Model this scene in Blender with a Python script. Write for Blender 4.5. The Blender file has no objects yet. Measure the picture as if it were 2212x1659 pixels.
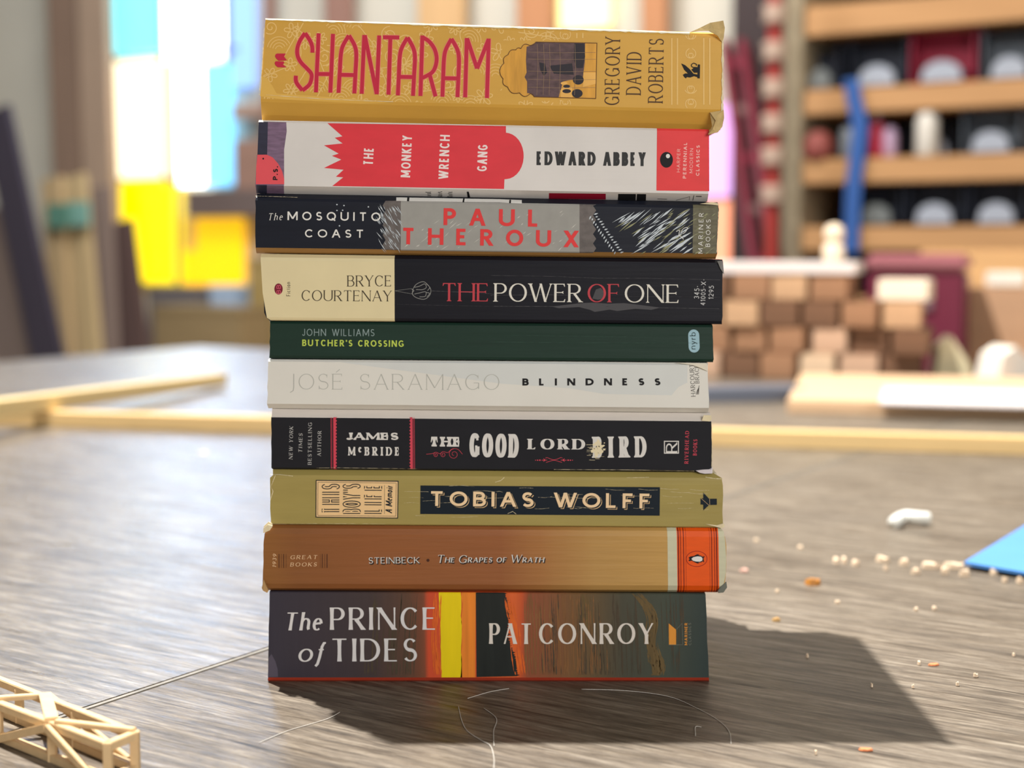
import bpy, bmesh, math, random
from mathutils import Vector, Matrix
from math import sin, cos, pi, radians, sqrt, atan2
random.seed(7)
SC = bpy.context.scene
COL = SC.collection

# ---------------------------------------------------------------- camera
FW, FH, FPX = 2212.0, 1659.0, 3300.0
CAM = Vector((0.0, -0.70, 0.2040))
PITCH = math.atan(300.0 / FPX)
cam_d = bpy.data.cameras.new('camera'); cam_o = bpy.data.objects.new('camera', cam_d)
COL.objects.link(cam_o); SC.camera = cam_o
cam_o.location = CAM; cam_o.rotation_euler = (pi / 2 - PITCH, 0, 0)
cam_d.sensor_width = 36.0; cam_d.lens = 36.0 * FPX / FW
cam_d.clip_start = 0.01; cam_d.clip_end = 60
cam_d.dof.use_dof = True; cam_d.dof.focus_distance = 0.682; cam_d.dof.aperture_fstop = 6.3

# ---------------------------------------------------------------- light
SC.view_settings.view_transform = 'Standard'; SC.view_settings.look = 'None'
SC.view_settings.exposure = 0.0; SC.view_settings.gamma = 1.0
SC.view_settings.use_curve_mapping = False
W = bpy.data.worlds.new('room_light'); SC.world = W; W.use_nodes = True
W.node_tree.nodes['Background'].inputs[0].default_value = (1.0, 0.985, 0.96, 1)
W.node_tree.nodes['Background'].inputs[1].default_value = 0.19

def area(name, loc, target, size, power, color=(1, 1, 1), shape='DISK', size_y=None):
    l = bpy.data.lights.new(name, 'AREA'); l.shape = shape; l.size = size
    if size_y: l.size_y = size_y
    l.energy = power; l.color = color
    o = bpy.data.objects.new(name, l); COL.objects.link(o); o.location = loc
    o.rotation_euler = (Vector(target) - Vector(loc)).to_track_quat('-Z', 'Y').to_euler()
    return o
area('ceiling_lamp_key', (-0.61, 0.70, 2.75), (-0.05, 0.0, 0.0), 0.045, 255, (1.0, 0.975, 0.935))
area('workshop_lamp_front', (1.4, -2.9, 1.15), (0, 0, 0.15), 1.6, 71, (1.0, 0.98, 0.95), 'RECTANGLE', 1.0)  # added low fill from the front to brighten the spines
area('ceiling_panel_left', (-0.9, 3.0, 2.5), (-1.6, 5.2, 0.4), 1.6, 110, (0.96, 0.98, 1.0), 'RECTANGLE', 1.0)  # added unseen fill that lifts the dark left end of the background
area('ceiling_panel_back', (0.6, 2.6, 2.9), (0.9, 4.2, 0.3), 1.4, 60, (1.0, 0.90, 0.76), 'RECTANGLE', 1.0)  # added warm fill over the shelf side, no fixture of the room

# ---------------------------------------------------------------- geometry helpers
_R = cam_o.rotation_euler.to_matrix()
def ray(px, py):
    return _R @ Vector(((px - FW / 2) / FPX, -(py - FH / 2) / FPX, -1.0))
def on_y(px, py, y):
    d = ray(px, py); return CAM + d * ((y - CAM.y) / d.y)
def on_z(px, py, z=0.0):
    d = ray(px, py); return CAM + d * ((z - CAM.z) / d.z)
def hit(px, py, p, n):
    d = ray(px, py); return CAM + d * ((p - CAM).dot(n) / d.dot(n))

def lin(c):
    return tuple(((v / 255) / 12.92 if v / 255 <= 0.04045 else ((v / 255 + 0.055) / 1.055) ** 2.4) for v in c)

def set_ramp(node, stops):
    el = node.color_ramp.elements
    el[0].position = stops[0][0]; el[0].color = tuple(stops[0][1]) + (1,)
    el[1].position = stops[-1][0]; el[1].color = tuple(stops[-1][1]) + (1,)
    for p, c in stops[1:-1]:
        e = el.new(p); e.color = tuple(c) + (1,)
def mat(name, rgb, rough=0.55, spec=0.3, var=0.0, scale=(30, 30, 30), bump=0.0, bscale=None, bdist=0.001, emit=None, estr=1.0, detail=4.0, ramp=None, coat=0.0, metal=0.0, alpha_rgb=None):
    m = bpy.data.materials.new(name); m.use_nodes = True
    nt = m.node_tree; b = nt.nodes['Principled BSDF']; N = nt.nodes; L = nt.links
    c = lin(rgb) + (1,)
    b.inputs['Base Color'].default_value = c
    b.inputs['Roughness'].default_value = rough
    b.inputs['Specular IOR Level'].default_value = spec
    b.inputs['Coat Weight'].default_value = coat
    b.inputs['Metallic'].default_value = metal
    tc = N.new('ShaderNodeTexCoord')
    src = None
    if ramp:
        sep = N.new('ShaderNodeSeparateXYZ'); L.new(tc.outputs['Object'], sep.inputs[0])
        x0, x1 = ramp[0][0], ramp[-1][0]
        nz = N.new('ShaderNodeTexNoise'); nz.inputs['Scale'].default_value = 1.0; nz.inputs['Detail'].default_value = 3
        mp = N.new('ShaderNodeMapping'); mp.inputs['Scale'].default_value = (160, 160, 9); L.new(tc.outputs['Object'], mp.inputs[0]); L.new(mp.outputs[0], nz.inputs[0])
        wob = N.new('ShaderNodeMath'); wob.operation = 'MULTIPLY_ADD'; L.new(nz.outputs[0], wob.inputs[0]); wob.inputs[1].default_value = 0.005; L.new(sep.outputs[0], wob.inputs[2])
        mr = N.new('ShaderNodeMapRange'); L.new(wob.outputs[0], mr.inputs[0])
        mr.inputs[1].default_value = x0 + 0.0025; mr.inputs[2].default_value = x1 + 0.0025
        cr = N.new('ShaderNodeValToRGB'); L.new(mr.outputs[0], cr.inputs[0])
        set_ramp(cr, [((x - x0) / (x1 - x0), lin(col)) for x, col in ramp])
        src = cr.outputs[0]
    if var > 0:
        mp = N.new('ShaderNodeMapping'); mp.inputs['Scale'].default_value = scale
        L.new(tc.outputs['Object'], mp.inputs[0])
        nz = N.new('ShaderNodeTexNoise'); nz.inputs['Scale'].default_value = 1.0; nz.inputs['Detail'].default_value = detail
        L.new(mp.outputs[0], nz.inputs[0])
        mr = N.new('ShaderNodeMapRange'); L.new(nz.outputs[0], mr.inputs[0])
        mr.inputs[1].default_value = 0.25; mr.inputs[2].default_value = 0.75
        mr.inputs[3].default_value = 1 - var; mr.inputs[4].default_value = 1 + var
        mx = N.new('ShaderNodeMix'); mx.data_type = 'RGBA'; mx.blend_type = 'MULTIPLY'; mx.inputs[0].default_value = 1.0
        if src: L.new(src, mx.inputs[6])
        else: mx.inputs[6].default_value = c
        L.new(mr.outputs[0], mx.inputs[7]); src = mx.outputs[2]
    if src: L.new(src, b.inputs['Base Color'])
    if bump > 0:
        mp = N.new('ShaderNodeMapping'); mp.inputs['Scale'].default_value = bscale or scale
        L.new(tc.outputs['Object'], mp.inputs[0])
        nz = N.new('ShaderNodeTexNoise'); nz.inputs['Scale'].default_value = 1.0; nz.inputs['Detail'].default_value = 5
        L.new(mp.outputs[0], nz.inputs[0])
        bp = N.new('ShaderNodeBump'); bp.inputs['Strength'].default_value = bump; bp.inputs['Distance'].default_value = bdist
        L.new(nz.outputs[0], bp.inputs['Height']); L.new(bp.outputs[0], b.inputs['Normal'])
    if emit:
        b.inputs['Emission Color'].default_value = lin(emit) + (1,)
        b.inputs['Emission Strength'].default_value = estr
    return m

def tag(o, label=None, cat=None, group=None, kind=None):
    if label: o['label'] = label
    if cat: o['category'] = cat
    if group: o['group'] = group
    if kind: o['kind'] = kind
    return o
def empty(name, loc, label=None, cat=None, group=None, kind=None, rz=0.0):
    o = bpy.data.objects.new(name, None); o.empty_display_size = 0.02
    COL.objects.link(o); o.location = loc; o.rotation_euler = (0, 0, rz)
    return tag(o, label, cat, group, kind)
def root_loc(p):
    v = Vector((0, 0, 0))
    while p: v += p.location; p = p.parent
    return v
def mesh_obj(name, verts, faces, mats, parent=None, origin=None, fm=None, smooth=False):
    """verts in world space; stored relative to the parent's (unrotated) root or to origin"""
    base = root_loc(parent) if parent else (Vector(origin) if origin is not None else Vector((0, 0, 0)))
    me = bpy.data.meshes.new(name)
    me.from_pydata([tuple(Vector(v) - base) for v in verts], [], faces)
    if not isinstance(mats, (list, tuple)): mats = [mats]
    for m in mats: me.materials.append(m)
    if fm:
        for p, i in zip(me.polygons, fm): p.material_index = i
    if smooth:
        for p in me.polygons: p.use_smooth = True
    me.update()
    o = bpy.data.objects.new(name, me); COL.objects.link(o)
    if parent: o.parent = parent
    else: o.location = base
    return o
def bm_obj(name, bm, m, parent=None, loc=(0, 0, 0), rot=(0, 0, 0), smooth=False):
    me = bpy.data.meshes.new(name); bm.to_mesh(me); bm.free()
    ms = m if isinstance(m, (list, tuple)) else [m]
    for x in ms: me.materials.append(x)
    if smooth:
        for p in me.polygons: p.use_smooth = True
    o = bpy.data.objects.new(name, me); COL.objects.link(o)
    if parent: o.parent = parent
    o.location = loc; o.rotation_euler = rot
    return o
def bm_box(bm, c, d, bev=0.0, rot=None):
    mt = Matrix.Translation(c) @ (rot.to_4x4() if rot else Matrix()) @ Matrix.Diagonal((d[0], d[1], d[2], 1))
    r = bmesh.ops.create_cube(bm, size=1.0, matrix=mt)
    if bev > 0:
        vs = set(r['verts']); es = [e for e in bm.edges if e.verts[0] in vs and e.verts[1] in vs]
        bmesh.ops.bevel(bm, geom=es, offset=bev, segments=2, affect='EDGES', clamp_overlap=True)
def box(name, c, d, m, rot=(0, 0, 0), parent=None, bev=0.0):
    bm = bmesh.new(); bm_box(bm, (0, 0, 0), d, bev)
    return bm_obj(name, bm, m, parent, c, rot)
def lathe(bm, prof, n=24, c=(0, 0, 0), arc=2 * pi, a0=0.0):
    full = abs(arc - 2 * pi) < 1e-6
    k = n if full else n + 1
    rings = [[bm.verts.new((c[0] + r * cos(a0 + arc * i / n), c[1] + r * sin(a0 + arc * i / n), c[2] + z)) for i in range(k)] for r, z in prof]
    for a, b in zip(rings, rings[1:]):
        for i in range(k if full else k - 1):
            j = (i + 1) % k
            bm.faces.new((a[i], a[j], b[j], b[i]))
    if full:
        bm.faces.new(rings[0][::-1]); bm.faces.new(rings[-1])
def beam(name, a, b, w, h, m, parent=None, up=(0, 0, 1), bev=0.0):
    """box from world point a to b; w across, h along 'up'"""
    a, b = Vector(a), Vector(b); x = (b - a).normalized(); y = Vector(up).cross(x).normalized(); z = x.cross(y)
    R = Matrix((x, y, z)).transposed()
    bm = bmesh.new(); bm_box(bm, (0, 0, 0), ((b - a).length, w, h), bev)
    c = (a + b) / 2
    if parent: c = c - root_loc(parent)
    return bm_obj(name, bm, m, parent, c, R.to_euler())
def tube(name, pts, r, m, parent=None, n=6):
    pts = [Vector(p) for p in pts]; V = []; F = []
    for i, p in enumerate(pts):
        t = (pts[min(i + 1, len(pts) - 1)] - pts[max(i - 1, 0)]).normalized()
        s = t.cross(Vector((0, 0.03, 1))).normalized(); u = s.cross(t)
        for k in range(n):
            V.append(p + (s * cos(2 * pi * k / n) + u * sin(2 * pi * k / n)) * r)
    for i in range(len(pts) - 1):
        for k in range(n):
            F.append((i * n + k, i * n + (k + 1) % n, (i + 1) * n + (k + 1) % n, (i + 1) * n + k))
    F += [tuple(range(n))[::-1], tuple(range((len(pts) - 1) * n, len(pts) * n))]
    o = pts[len(pts) // 2]
    return mesh_obj(name, V, F, m, parent, origin=o, smooth=True)
def smooth_pts(P, n=8):
    out = []
    for i in range(len(P) - 1):
        p0 = P[max(i - 1, 0)]; p1 = P[i]; p2 = P[i + 1]; p3 = P[min(i + 2, len(P) - 1)]
        for k in range(n):
            t = k / n
            out.append(tuple(0.5 * ((2 * b) + (c - a) * t + (2 * a - 5 * b + 4 * c - d) * t * t + (-a + 3 * b - 3 * c + d) * t ** 3) for a, b, c, d in zip(p0, p1, p2, p3)))
    out.append(tuple(P[-1])); return out

# ---------------------------------------------------------------- drawn lettering (flat print on the spines)
def arc(cx, cy, rx, ry, a0, a1):
    n = max(4, int(abs(a1 - a0) / 14))
    return [(cx + rx * cos(radians(a0 + (a1 - a0) * i / n)), cy + ry * sin(radians(a0 + (a1 - a0) * i / n))) for i in range(n + 1)]
GL = {
 'A': (.76, [([(0, 0), (.5, 1)], 'h'), ([(.5, 1), (1, 0)], 'v'), ([(.2, .34), (.8, .34)], 'b')]),
 'B': (.60, [([(0, 0), (0, 1)], 'v'), ([(0, 1), (.5, 1)] + arc(.5, .765, .40, .235, 90, -90)[1:] + [(0, .53)], 'a'), ([(0, .53), (.52, .53)] + arc(.52, .265, .48, .265, 90, -90)[1:] + [(0, 0)], 'a')]),
 'C': (.72, [(arc(.54, .5, .54, .5, 42, 318), 'a')]),
 'D': (.76, [([(0, 0), (0, 1)], 'v'), ([(0, 1), (.36, 1)] + arc(.36, .5, .64, .5, 90, -90)[1:] + [(0, 0)], 'a')]),
 'E': (.55, [([(0, 0), (0, 1)], 'v'), ([(0, 1), (.96, 1)], 'b'), ([(0, .52), (.82, .52)], 'b'), ([(0, 0), (1, 0)], 'b')]),
 'F': (.53, [([(0, 0), (0, 1)], 'v'), ([(0, 1), (1, 1)], 'b'), ([(0, .5), (.82, .5)], 'b')]),
 'G': (.78, [(arc(.52, .5, .52, .5, 42, 325), 'a'), ([(.95, .05), (.95, .44)], 'v'), ([(.58, .44), (.95, .44)], 'b')]),
 'H': (.76, [([(0, 0), (0, 1)], 'v'), ([(1, 0), (1, 1)], 'v'), ([(0, .52), (1, .52)], 'b')]),
 'I': (.04, [([(.5, 0), (.5, 1)], 'v')]),
 'J': (.42, [([(1, 1), (1, .26)], 'v'), (arc(.5, .26, .5, .26, 0, -165), 'a')]),
 'j': (.26, [([(.9, 1), (.9, .1), (.75, -.1), (0, -.22)], 'v')]),
 'K': (.68, [([(0, 0), (0, 1)], 'v'), ([(.95, 1), (.02, .40)], 'h'), ([(.28, .56), (1, 0)], 'v')]),
 'L': (.52, [([(0, 0), (0, 1)], 'v'), ([(0, 0), (1, 0)], 'b')]),
 'M': (.92, [([(0, 0), (0, 1)], 'h'), ([(0, 1), (.5, .1)], 'v'), ([(.5, .1), (1, 1)], 'h'), ([(1, 0), (1, 1)], 'v')]),
 'N': (.76, [([(0, 0), (0, 1)], 'h'), ([(0, 1), (1, 0)], 'v'), ([(1, 0), (1, 1)], 'h')]),
 'O': (.84, [(arc(.5, .5, .5, .5, 0, 360), 'a')]),
 'P': (.58, [([(0, 0), (0, 1)], 'v'), ([(0, 1), (.48, 1)] + arc(.48, .73, .52, .27, 90, -90)[1:] + [(0, .46)], 'a')]),
 'Q': (.84, [(arc(.5, .5, .5, .5, 0, 360), 'a'), ([(.58, .22), (1.0, -.1)], 'v')]),
 'R': (.64, [([(0, 0), (0, 1)], 'v'), ([(0, 1), (.45, 1)] + arc(.45, .74, .45, .26, 90, -90)[1:] + [(0, .48)], 'a'), ([(.42, .48), (1, 0)], 'v')]),
 'S': (.55, [(arc(.5, .75, .46, .25, 32, 270)[:-1] + arc(.5, .25, .5, .25, 90, -150), 's')]),
 'T': (.68, [([(.5, 0), (.5, 1)], 'v'), ([(0, 1), (1, 1)], 'b')]),
 'U': (.74, [([(0, 1), (0, .32)] + arc(.5, .32, .5, .32, 180, 360)[1:] + [(1, 1)], 'a')]),
 'V': (.74, [([(0, 1), (.5, 0)], 'v'), ([(.5, 0), (1, 1)], 'h')]),
 'W': (1.08, [([(0, 1), (.27, 0)], 'v'), ([(.27, 0), (.5, 1)], 'h'), ([(.5, 1), (.73, 0)], 'v'), ([(.73, 0), (1, 1)], 'h')]),
 'X': (.72, [([(0, 1), (1, 0)], 'v'), ([(0, 0), (1, 1)], 'h')]),
 'Y': (.70, [([(0, 1), (.5, .46)], 'v'), ([(.5, .46), (1, 1)], 'h'), ([(.5, 0), (.5, .46)], 'v')]),
 "'": (.05, [([(.5, 1), (.35, .76)], 'v')]),
 '.': (.05, [([(.5, 0), (.5, .14)], 'v')]),
 '-': (.30, [([(0, .42), (1, .42)], 'b')]),
 '0': (.55, [(arc(.5, .5, .5, .5, 0, 360), 'a')]),
 '1': (.28, [([(1, 0), (1, 1)], 'v'), ([(1, 1), (0, .78)], 'h')]),
 '2': (.55, [(arc(.5, .7, .5, .3, 165, -30) + [(0, .02)], 's'), ([(0, 0), (1, 0)], 'b')]),
 '3': (.52, [(arc(.45, .76, .47, .24, 150, -90), 's'), (arc(.45, .26, .52, .26, 90, -150), 's')]),
 '4': (.58, [([(.75, 0), (.75, 1)], 'v'), ([(.75, 1), (0, .3)], 'h'), ([(0, .28), (1, .28)], 'b')]),
 '5': (.54, [([(.9, 1), (.15, 1), (.08, .56)], 'h'), (arc(.42, .32, .56, .32, 125, -150), 's')]),
 '9': (.54, [(arc(.5, .7, .48, .3, 0, 360), 'a'), ([(.98, .7), (.9, .35), (.35, 0)], 'v')]),
 'a': (.50, [(arc(.45, .32, .45, .32, 0, 360), 'a'), ([(.95, .66), (.95, 0)], 'v')]),
 'b': (.52, [([(0, 0), (0, 1.05)], 'v'), (arc(.5, .33, .5, .33, 0, 360), 'a')]),
 'c': (.46, [(arc(.55, .33, .55, .33, 45, 315), 'a')]),
 'e': (.50, [([(.04, .36), (.95, .40)], 'b'), (arc(.5, .33, .5, .33, 8, 310), 'a')]),
 'f': (.36, [([(1, 1.02), (.72, 1.0), (.52, .8), (.40, .2), (.25, -.15), (0, -.28)], 'v'), ([(.1, .64), (.85, .64)], 'b')]),
 'h': (.50, [([(0, 0), (0, 1.05)], 'v'), ([(0, .45)] + arc(.5, .42, .5, .24, 160, 0) + [(1, .12), (1.12, .02)], 'v')]),
 'i': (.05, [([(.5, 0), (.5, .66)], 'v'), ([(.5, .84), (.5, .96)], 'v')]),
 'm': (.82, [([(0, 0), (0, .66)], 'v'), ([(0, .45)] + arc(.25, .42, .25, .24, 160, 0) + [(.5, 0)], 'v'), ([(.5, .45)] + arc(.75, .42, .25, .24, 160, 0) + [(1, 0)], 'v')]),
 'n': (.50, [([(0, 0), (0, .66)], 'v'), ([(0, .45)] + arc(.5, .42, .5, .24, 160, 0) + [(1, 0)], 'v')]),
 'o': (.54, [(arc(.5, .33, .5, .33, 0, 360), 'a')]),
 'r': (.32, [([(0, 0), (0, .66)], 'v'), ([(0, .42), (.4, .62), (1, .62)], 'v')]),
 't': (.32, [([(.4, .9), (.4, .1), (.9, .03)], 'v'), ([(0, .66), (.95, .66)], 'b')]),
 'y': (.52, [([(0, .66), (.5, 0)], 'v'), ([(1, .66), (.3, -.3), (0, -.3)], 'h')]),
}
def ribbon(pts, w, cuts=(None, None)):
    """quads along a polyline; w a width or one width per point; cuts: horizontal end cuts"""
    n = len(pts); ws = w if isinstance(w, (list, tuple)) else [w] * n
    closed = n > 3 and abs(pts[0][0] - pts[-1][0]) + abs(pts[0][1] - pts[-1][1]) < 1e-9
    Lp, Rp = [], []
    for i in range(n):
        a = pts[i - 1] if i > 0 else (pts[-2] if closed else pts[0])
        b = pts[i + 1] if i < n - 1 else (pts[1] if closed else pts[-1])
        p = pts[i]
        d1 = (p[0] - a[0], p[1] - a[1]); d2 = (b[0] - p[0], b[1] - p[1])
        l1 = math.hypot(*d1); l2 = math.hypot(*d2)
        if l1 > 1e-12: d1 = (d1[0] / l1, d1[1] / l1)
        if l2 > 1e-12: d2 = (d2[0] / l2, d2[1] / l2)
        if l1 <= 1e-12: d1 = d2
        if l2 <= 1e-12: d2 = d1
        t = (d1[0] + d2[0], d1[1] + d2[1]); l = math.hypot(*t) or 1; t = (t[0] / l, t[1] / l)
        nx, ny = -t[1], t[0]
        mit = 1 / max(0.55, abs(-d1[1] * nx + d1[0] * ny))
        h = ws[i] / 2 * mit
        cut = cuts[0] if i == 0 else (cuts[1] if i == n - 1 else None)
        if cut and abs(t[1]) > 0.25:
            nx, ny, h = (-1 if t[1] > 0 else 1), 0, ws[i] / 2 / abs(t[1])
        Lp.append((p[0] + nx * h, p[1] + ny * h)); Rp.append((p[0] - nx * h, p[1] - ny * h))
    return [[Lp[i], Rp[i], Rp[i + 1], Lp[i + 1]] for i in range(n - 1)]

def text(s, p0, p1, cap, wt=.14, ht=None, serif=0.0, st=.04, track=.16, slant=0.0, flare=0.0, space=.34, grow=0.0, shift=(0, 0), beak=None):
    """quads (photo pixels) of a line of lettering whose baseline runs p0 -> p1, cap height in pixels"""
    ht = wt if ht is None else ht
    runs = [(s, 1.0, 0.0)] if isinstance(s, str) else s
    ch = []
    for r in runs:
        for c in r[0]: ch.append((c, r[1], r[2] if len(r) > 2 else 0.0))
    Lx = math.hypot(p1[0] - p0[0], p1[1] - p0[1]) / cap
    Lx -= abs(slant) * 0.5
    def width(c, sc, k):
        if c == ' ': return space * k
        g = 'E' if c == 'É' else c
        return max(GL[g][0] * k * sc, wt * 1.0) + (2 * serif * .8 if g in 'I1' else 0)
    def total(k):
        return sum(width(c, sc, k) for c, sc, _ in ch) + track * k * (len(ch) - 1)
    lo, hi = 0.02, 12.0
    for _ in range(50):
        k = (lo + hi) / 2
        if total(k) > Lx: hi = k
        else: lo = k
    d = ((p1[0] - p0[0]), (p1[1] - p0[1])); l = math.hypot(*d); d = (d[0] / l, d[1] / l); u = (d[1], -d[0])
    out = []; X = 0.0
    for c, sc, dy in ch:
        Wd = width(c, sc, k)
        if c != ' ':
            g = 'E' if c == 'É' else c
            st_l = list(GL[g][1])
            if c == 'É': st_l.append(([(.35, 1.12), (.75, 1.32)], 'x'))
            lists = []
            ends = {}
            for P, md in st_l:
                if len(P) == 2 and abs(P[0][1] - P[1][1]) > .05:
                    for e in P: ends[e] = ends.get(e, 0) + 1
            inset = serif * .8 if g in 'I1' else 0
            def mp(p, straight=False):
                x = inset + wt / 2 + p[0] * (Wd - wt - 2 * inset)
                y = p[1] if straight and p[1] in (0, 1) else ht / 2 / max(sc, .3) + p[1] * (1 - ht / max(sc, .3))
                return (x, y * sc + dy)
            for P, md in st_l:
                horiz = len(P) == 2 and abs(P[0][1] - P[1][1]) < .03
                if len(P) == 2 and not horiz:
                    a, b = mp(P[0], True), mp(P[1], True)
                    if flare:
                        Q = [(a[0] + (b[0] - a[0]) * i / 6, a[1] + (b[1] - a[1]) * i / 6) for i in range(7)]
                    else: Q = [a, b]
                    base = wt if md == 'v' else (ht * 1.15 if md == 'h' else wt * .7)
                    ws = [(base * (1 + flare * abs(2 * i / (len(Q) - 1) - 1) ** 2.5) + grow) for i in range(len(Q))]
                    lists += ribbon(Q, ws, (P[0][1] in (0, 1), P[1][1] in (0, 1)))
                    if serif > 0:
                        for e, q in ((P[0], a), (P[1], b)):
                            if e[1] in (0, 1) and ends.get(e, 0) == 1 and g not in "'.":
                                sg = 1 if e[1] == 0 else -1
                                y0 = q[1]; hw = base / 2
                                lists.append([(q[0] - hw - serif, y0), (q[0] + hw + serif, y0), (q[0] + hw + serif, y0 + sg * st), (q[0] - hw - serif, y0 + sg * st)])
                                dxs = (b[0] - a[0]) / (b[1] - a[1]) * sg * st * 2.6
                                lists.append([(q[0] - hw - serif * .55, y0 + sg * st), (q[0] + hw + serif * .55, y0 + sg * st), (q[0] + hw + dxs, y0 + sg * st * 2.6), (q[0] - hw + dxs, y0 + sg * st * 2.6)])
                elif horiz:
                    a, b = mp(P[0]), mp(P[1])
                    lists += ribbon([a, b], ht + grow)
                    bk = beak if beak is not None else (serif > 0)
                    if bk and g in 'EFLTZ' and ht < wt * .8:
                        y = P[0][1]; bl = max(.14, st * 3) * sc
                        for e, q, s_ in ((P[0], a, -1), (P[1], b, 1)):
                            if g != 'T' and s_ < 0: continue
                            y2 = q[1] + (-bl if y > .9 else bl if y < .1 else bl * .5)
                            lists.append([(q[0] - s_ * wt * .75, q[1] + (ht / 2 if y > .5 else -ht / 2)), (q[0], q[1] + (ht / 2 if y > .5 else -ht / 2)), (q[0] + s_ * wt * .18, y2), (q[0] - s_ * .01, y2)])
                            if .1 < y < .9: lists.append([(q[0] - s_ * wt * .5, q[1]), (q[0], q[1]), (q[0] + s_ * wt * .1, q[1] - bl * .5), (q[0] - s_ * .01, q[1] - bl * .5)])
                else:
                    Q = [mp(p) for p in P]
                    if g in 'UJj':
                        Q[0] = (Q[0][0], P[0][1] * sc + dy)
                        if g == 'U': Q[-1] = (Q[-1][0], P[-1][1] * sc + dy)
                    ws = []
                    for i in range(len(Q)):
                        a, b = Q[max(i - 1, 0)], Q[min(i + 1, len(Q) - 1)]
                        if i == 0 and Q[0] == Q[-1]: a = Q[-2]
                        if i == len(Q) - 1 and Q[0] == Q[-1]: b = Q[1]
                        th = atan2(b[1] - a[1], b[0] - a[0]); sv = abs(sin(th)) ** 1.4
                        if md == 'v': w_ = ht + (wt - ht) * max(.15, abs(sin(th)))
                        elif md == 's':
                            mid = 1 - min(1, abs(i / (len(Q) - 1) - .5) * 2.6)
                            w_ = ht + (wt - ht) * max(mid, sv * .8)
                        else: w_ = ht + (wt - ht) * sv
                        if flare and md in 'as' and Q[0] != Q[-1] and g in 'CGS':
                            e_ = min(i, len(Q) - 1 - i)
                            if e_ < 3: w_ = max(w_, ht + (wt - ht) * (.75 - .25 * e_))
                        ws.append(w_ + grow)
                    lists += ribbon(Q, ws, (g in 'U', g in 'U'))
                    if serif > 0 and g in 'U':
                        for q in (Q[0], Q[-1]):
                            lists.append([(q[0] - wt / 2 - serif, q[1]), (q[0] + wt / 2 + serif, q[1]), (q[0] + wt / 2 + serif, q[1] - st), (q[0] - wt / 2 - serif, q[1] - st)])
                    if serif > 0 and g in 'J':
                        q = Q[0]; lists.append([(q[0] - wt / 2 - serif, q[1]), (q[0] + wt / 2 + serif, q[1]), (q[0] + wt / 2 + serif, q[1] - st), (q[0] - wt / 2 - serif, q[1] - st)])
                    if serif > 0 and g in 'CGS':
                        q = Q[0]; y1 = q[1] + (.11 if g != 'S' else .10) * sc
                        lists.append([(q[0] - ht * .5, q[1] - .10 * sc), (q[0] + ht * .6, q[1] - .10 * sc), (q[0] + ht * .6, y1), (q[0] - ht * .5, y1)])
                        if g == 'S':
                            q = Q[-1]
                            lists.append([(q[0] - ht * .6, q[1] + .10 * sc), (q[0] + ht * .5, q[1] + .10 * sc), (q[0] + ht * .5, q[1] - .12 * sc), (q[0] - ht * .6, q[1] - .12 * sc)])
            for q in lists:
                pl = []
                for (x, y) in q:
                    xx = (X + x + slant * y) * cap; yy = y * cap
                    pl.append((p0[0] + d[0] * xx + u[0] * yy + shift[0], p0[1] + d[1] * xx + u[1] * yy + shift[1]))
                out.append(pl)
        X += Wd + track * k
    return out
def Z(x0, y0, s=4.096):
    return lambda x, y: (x0 + x / s, y0 + y / s)
def zs(f, P): return [f(*p) for p in P]
def ell(cx, cy, rx, ry, n=28, a0=0, a1=360):
    return [(cx + rx * cos(radians(a0 + (a1 - a0) * i / n)), cy + ry * sin(radians(a0 + (a1 - a0) * i / n))) for i in range(n if a1 - a0 == 360 else n + 1)]

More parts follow.
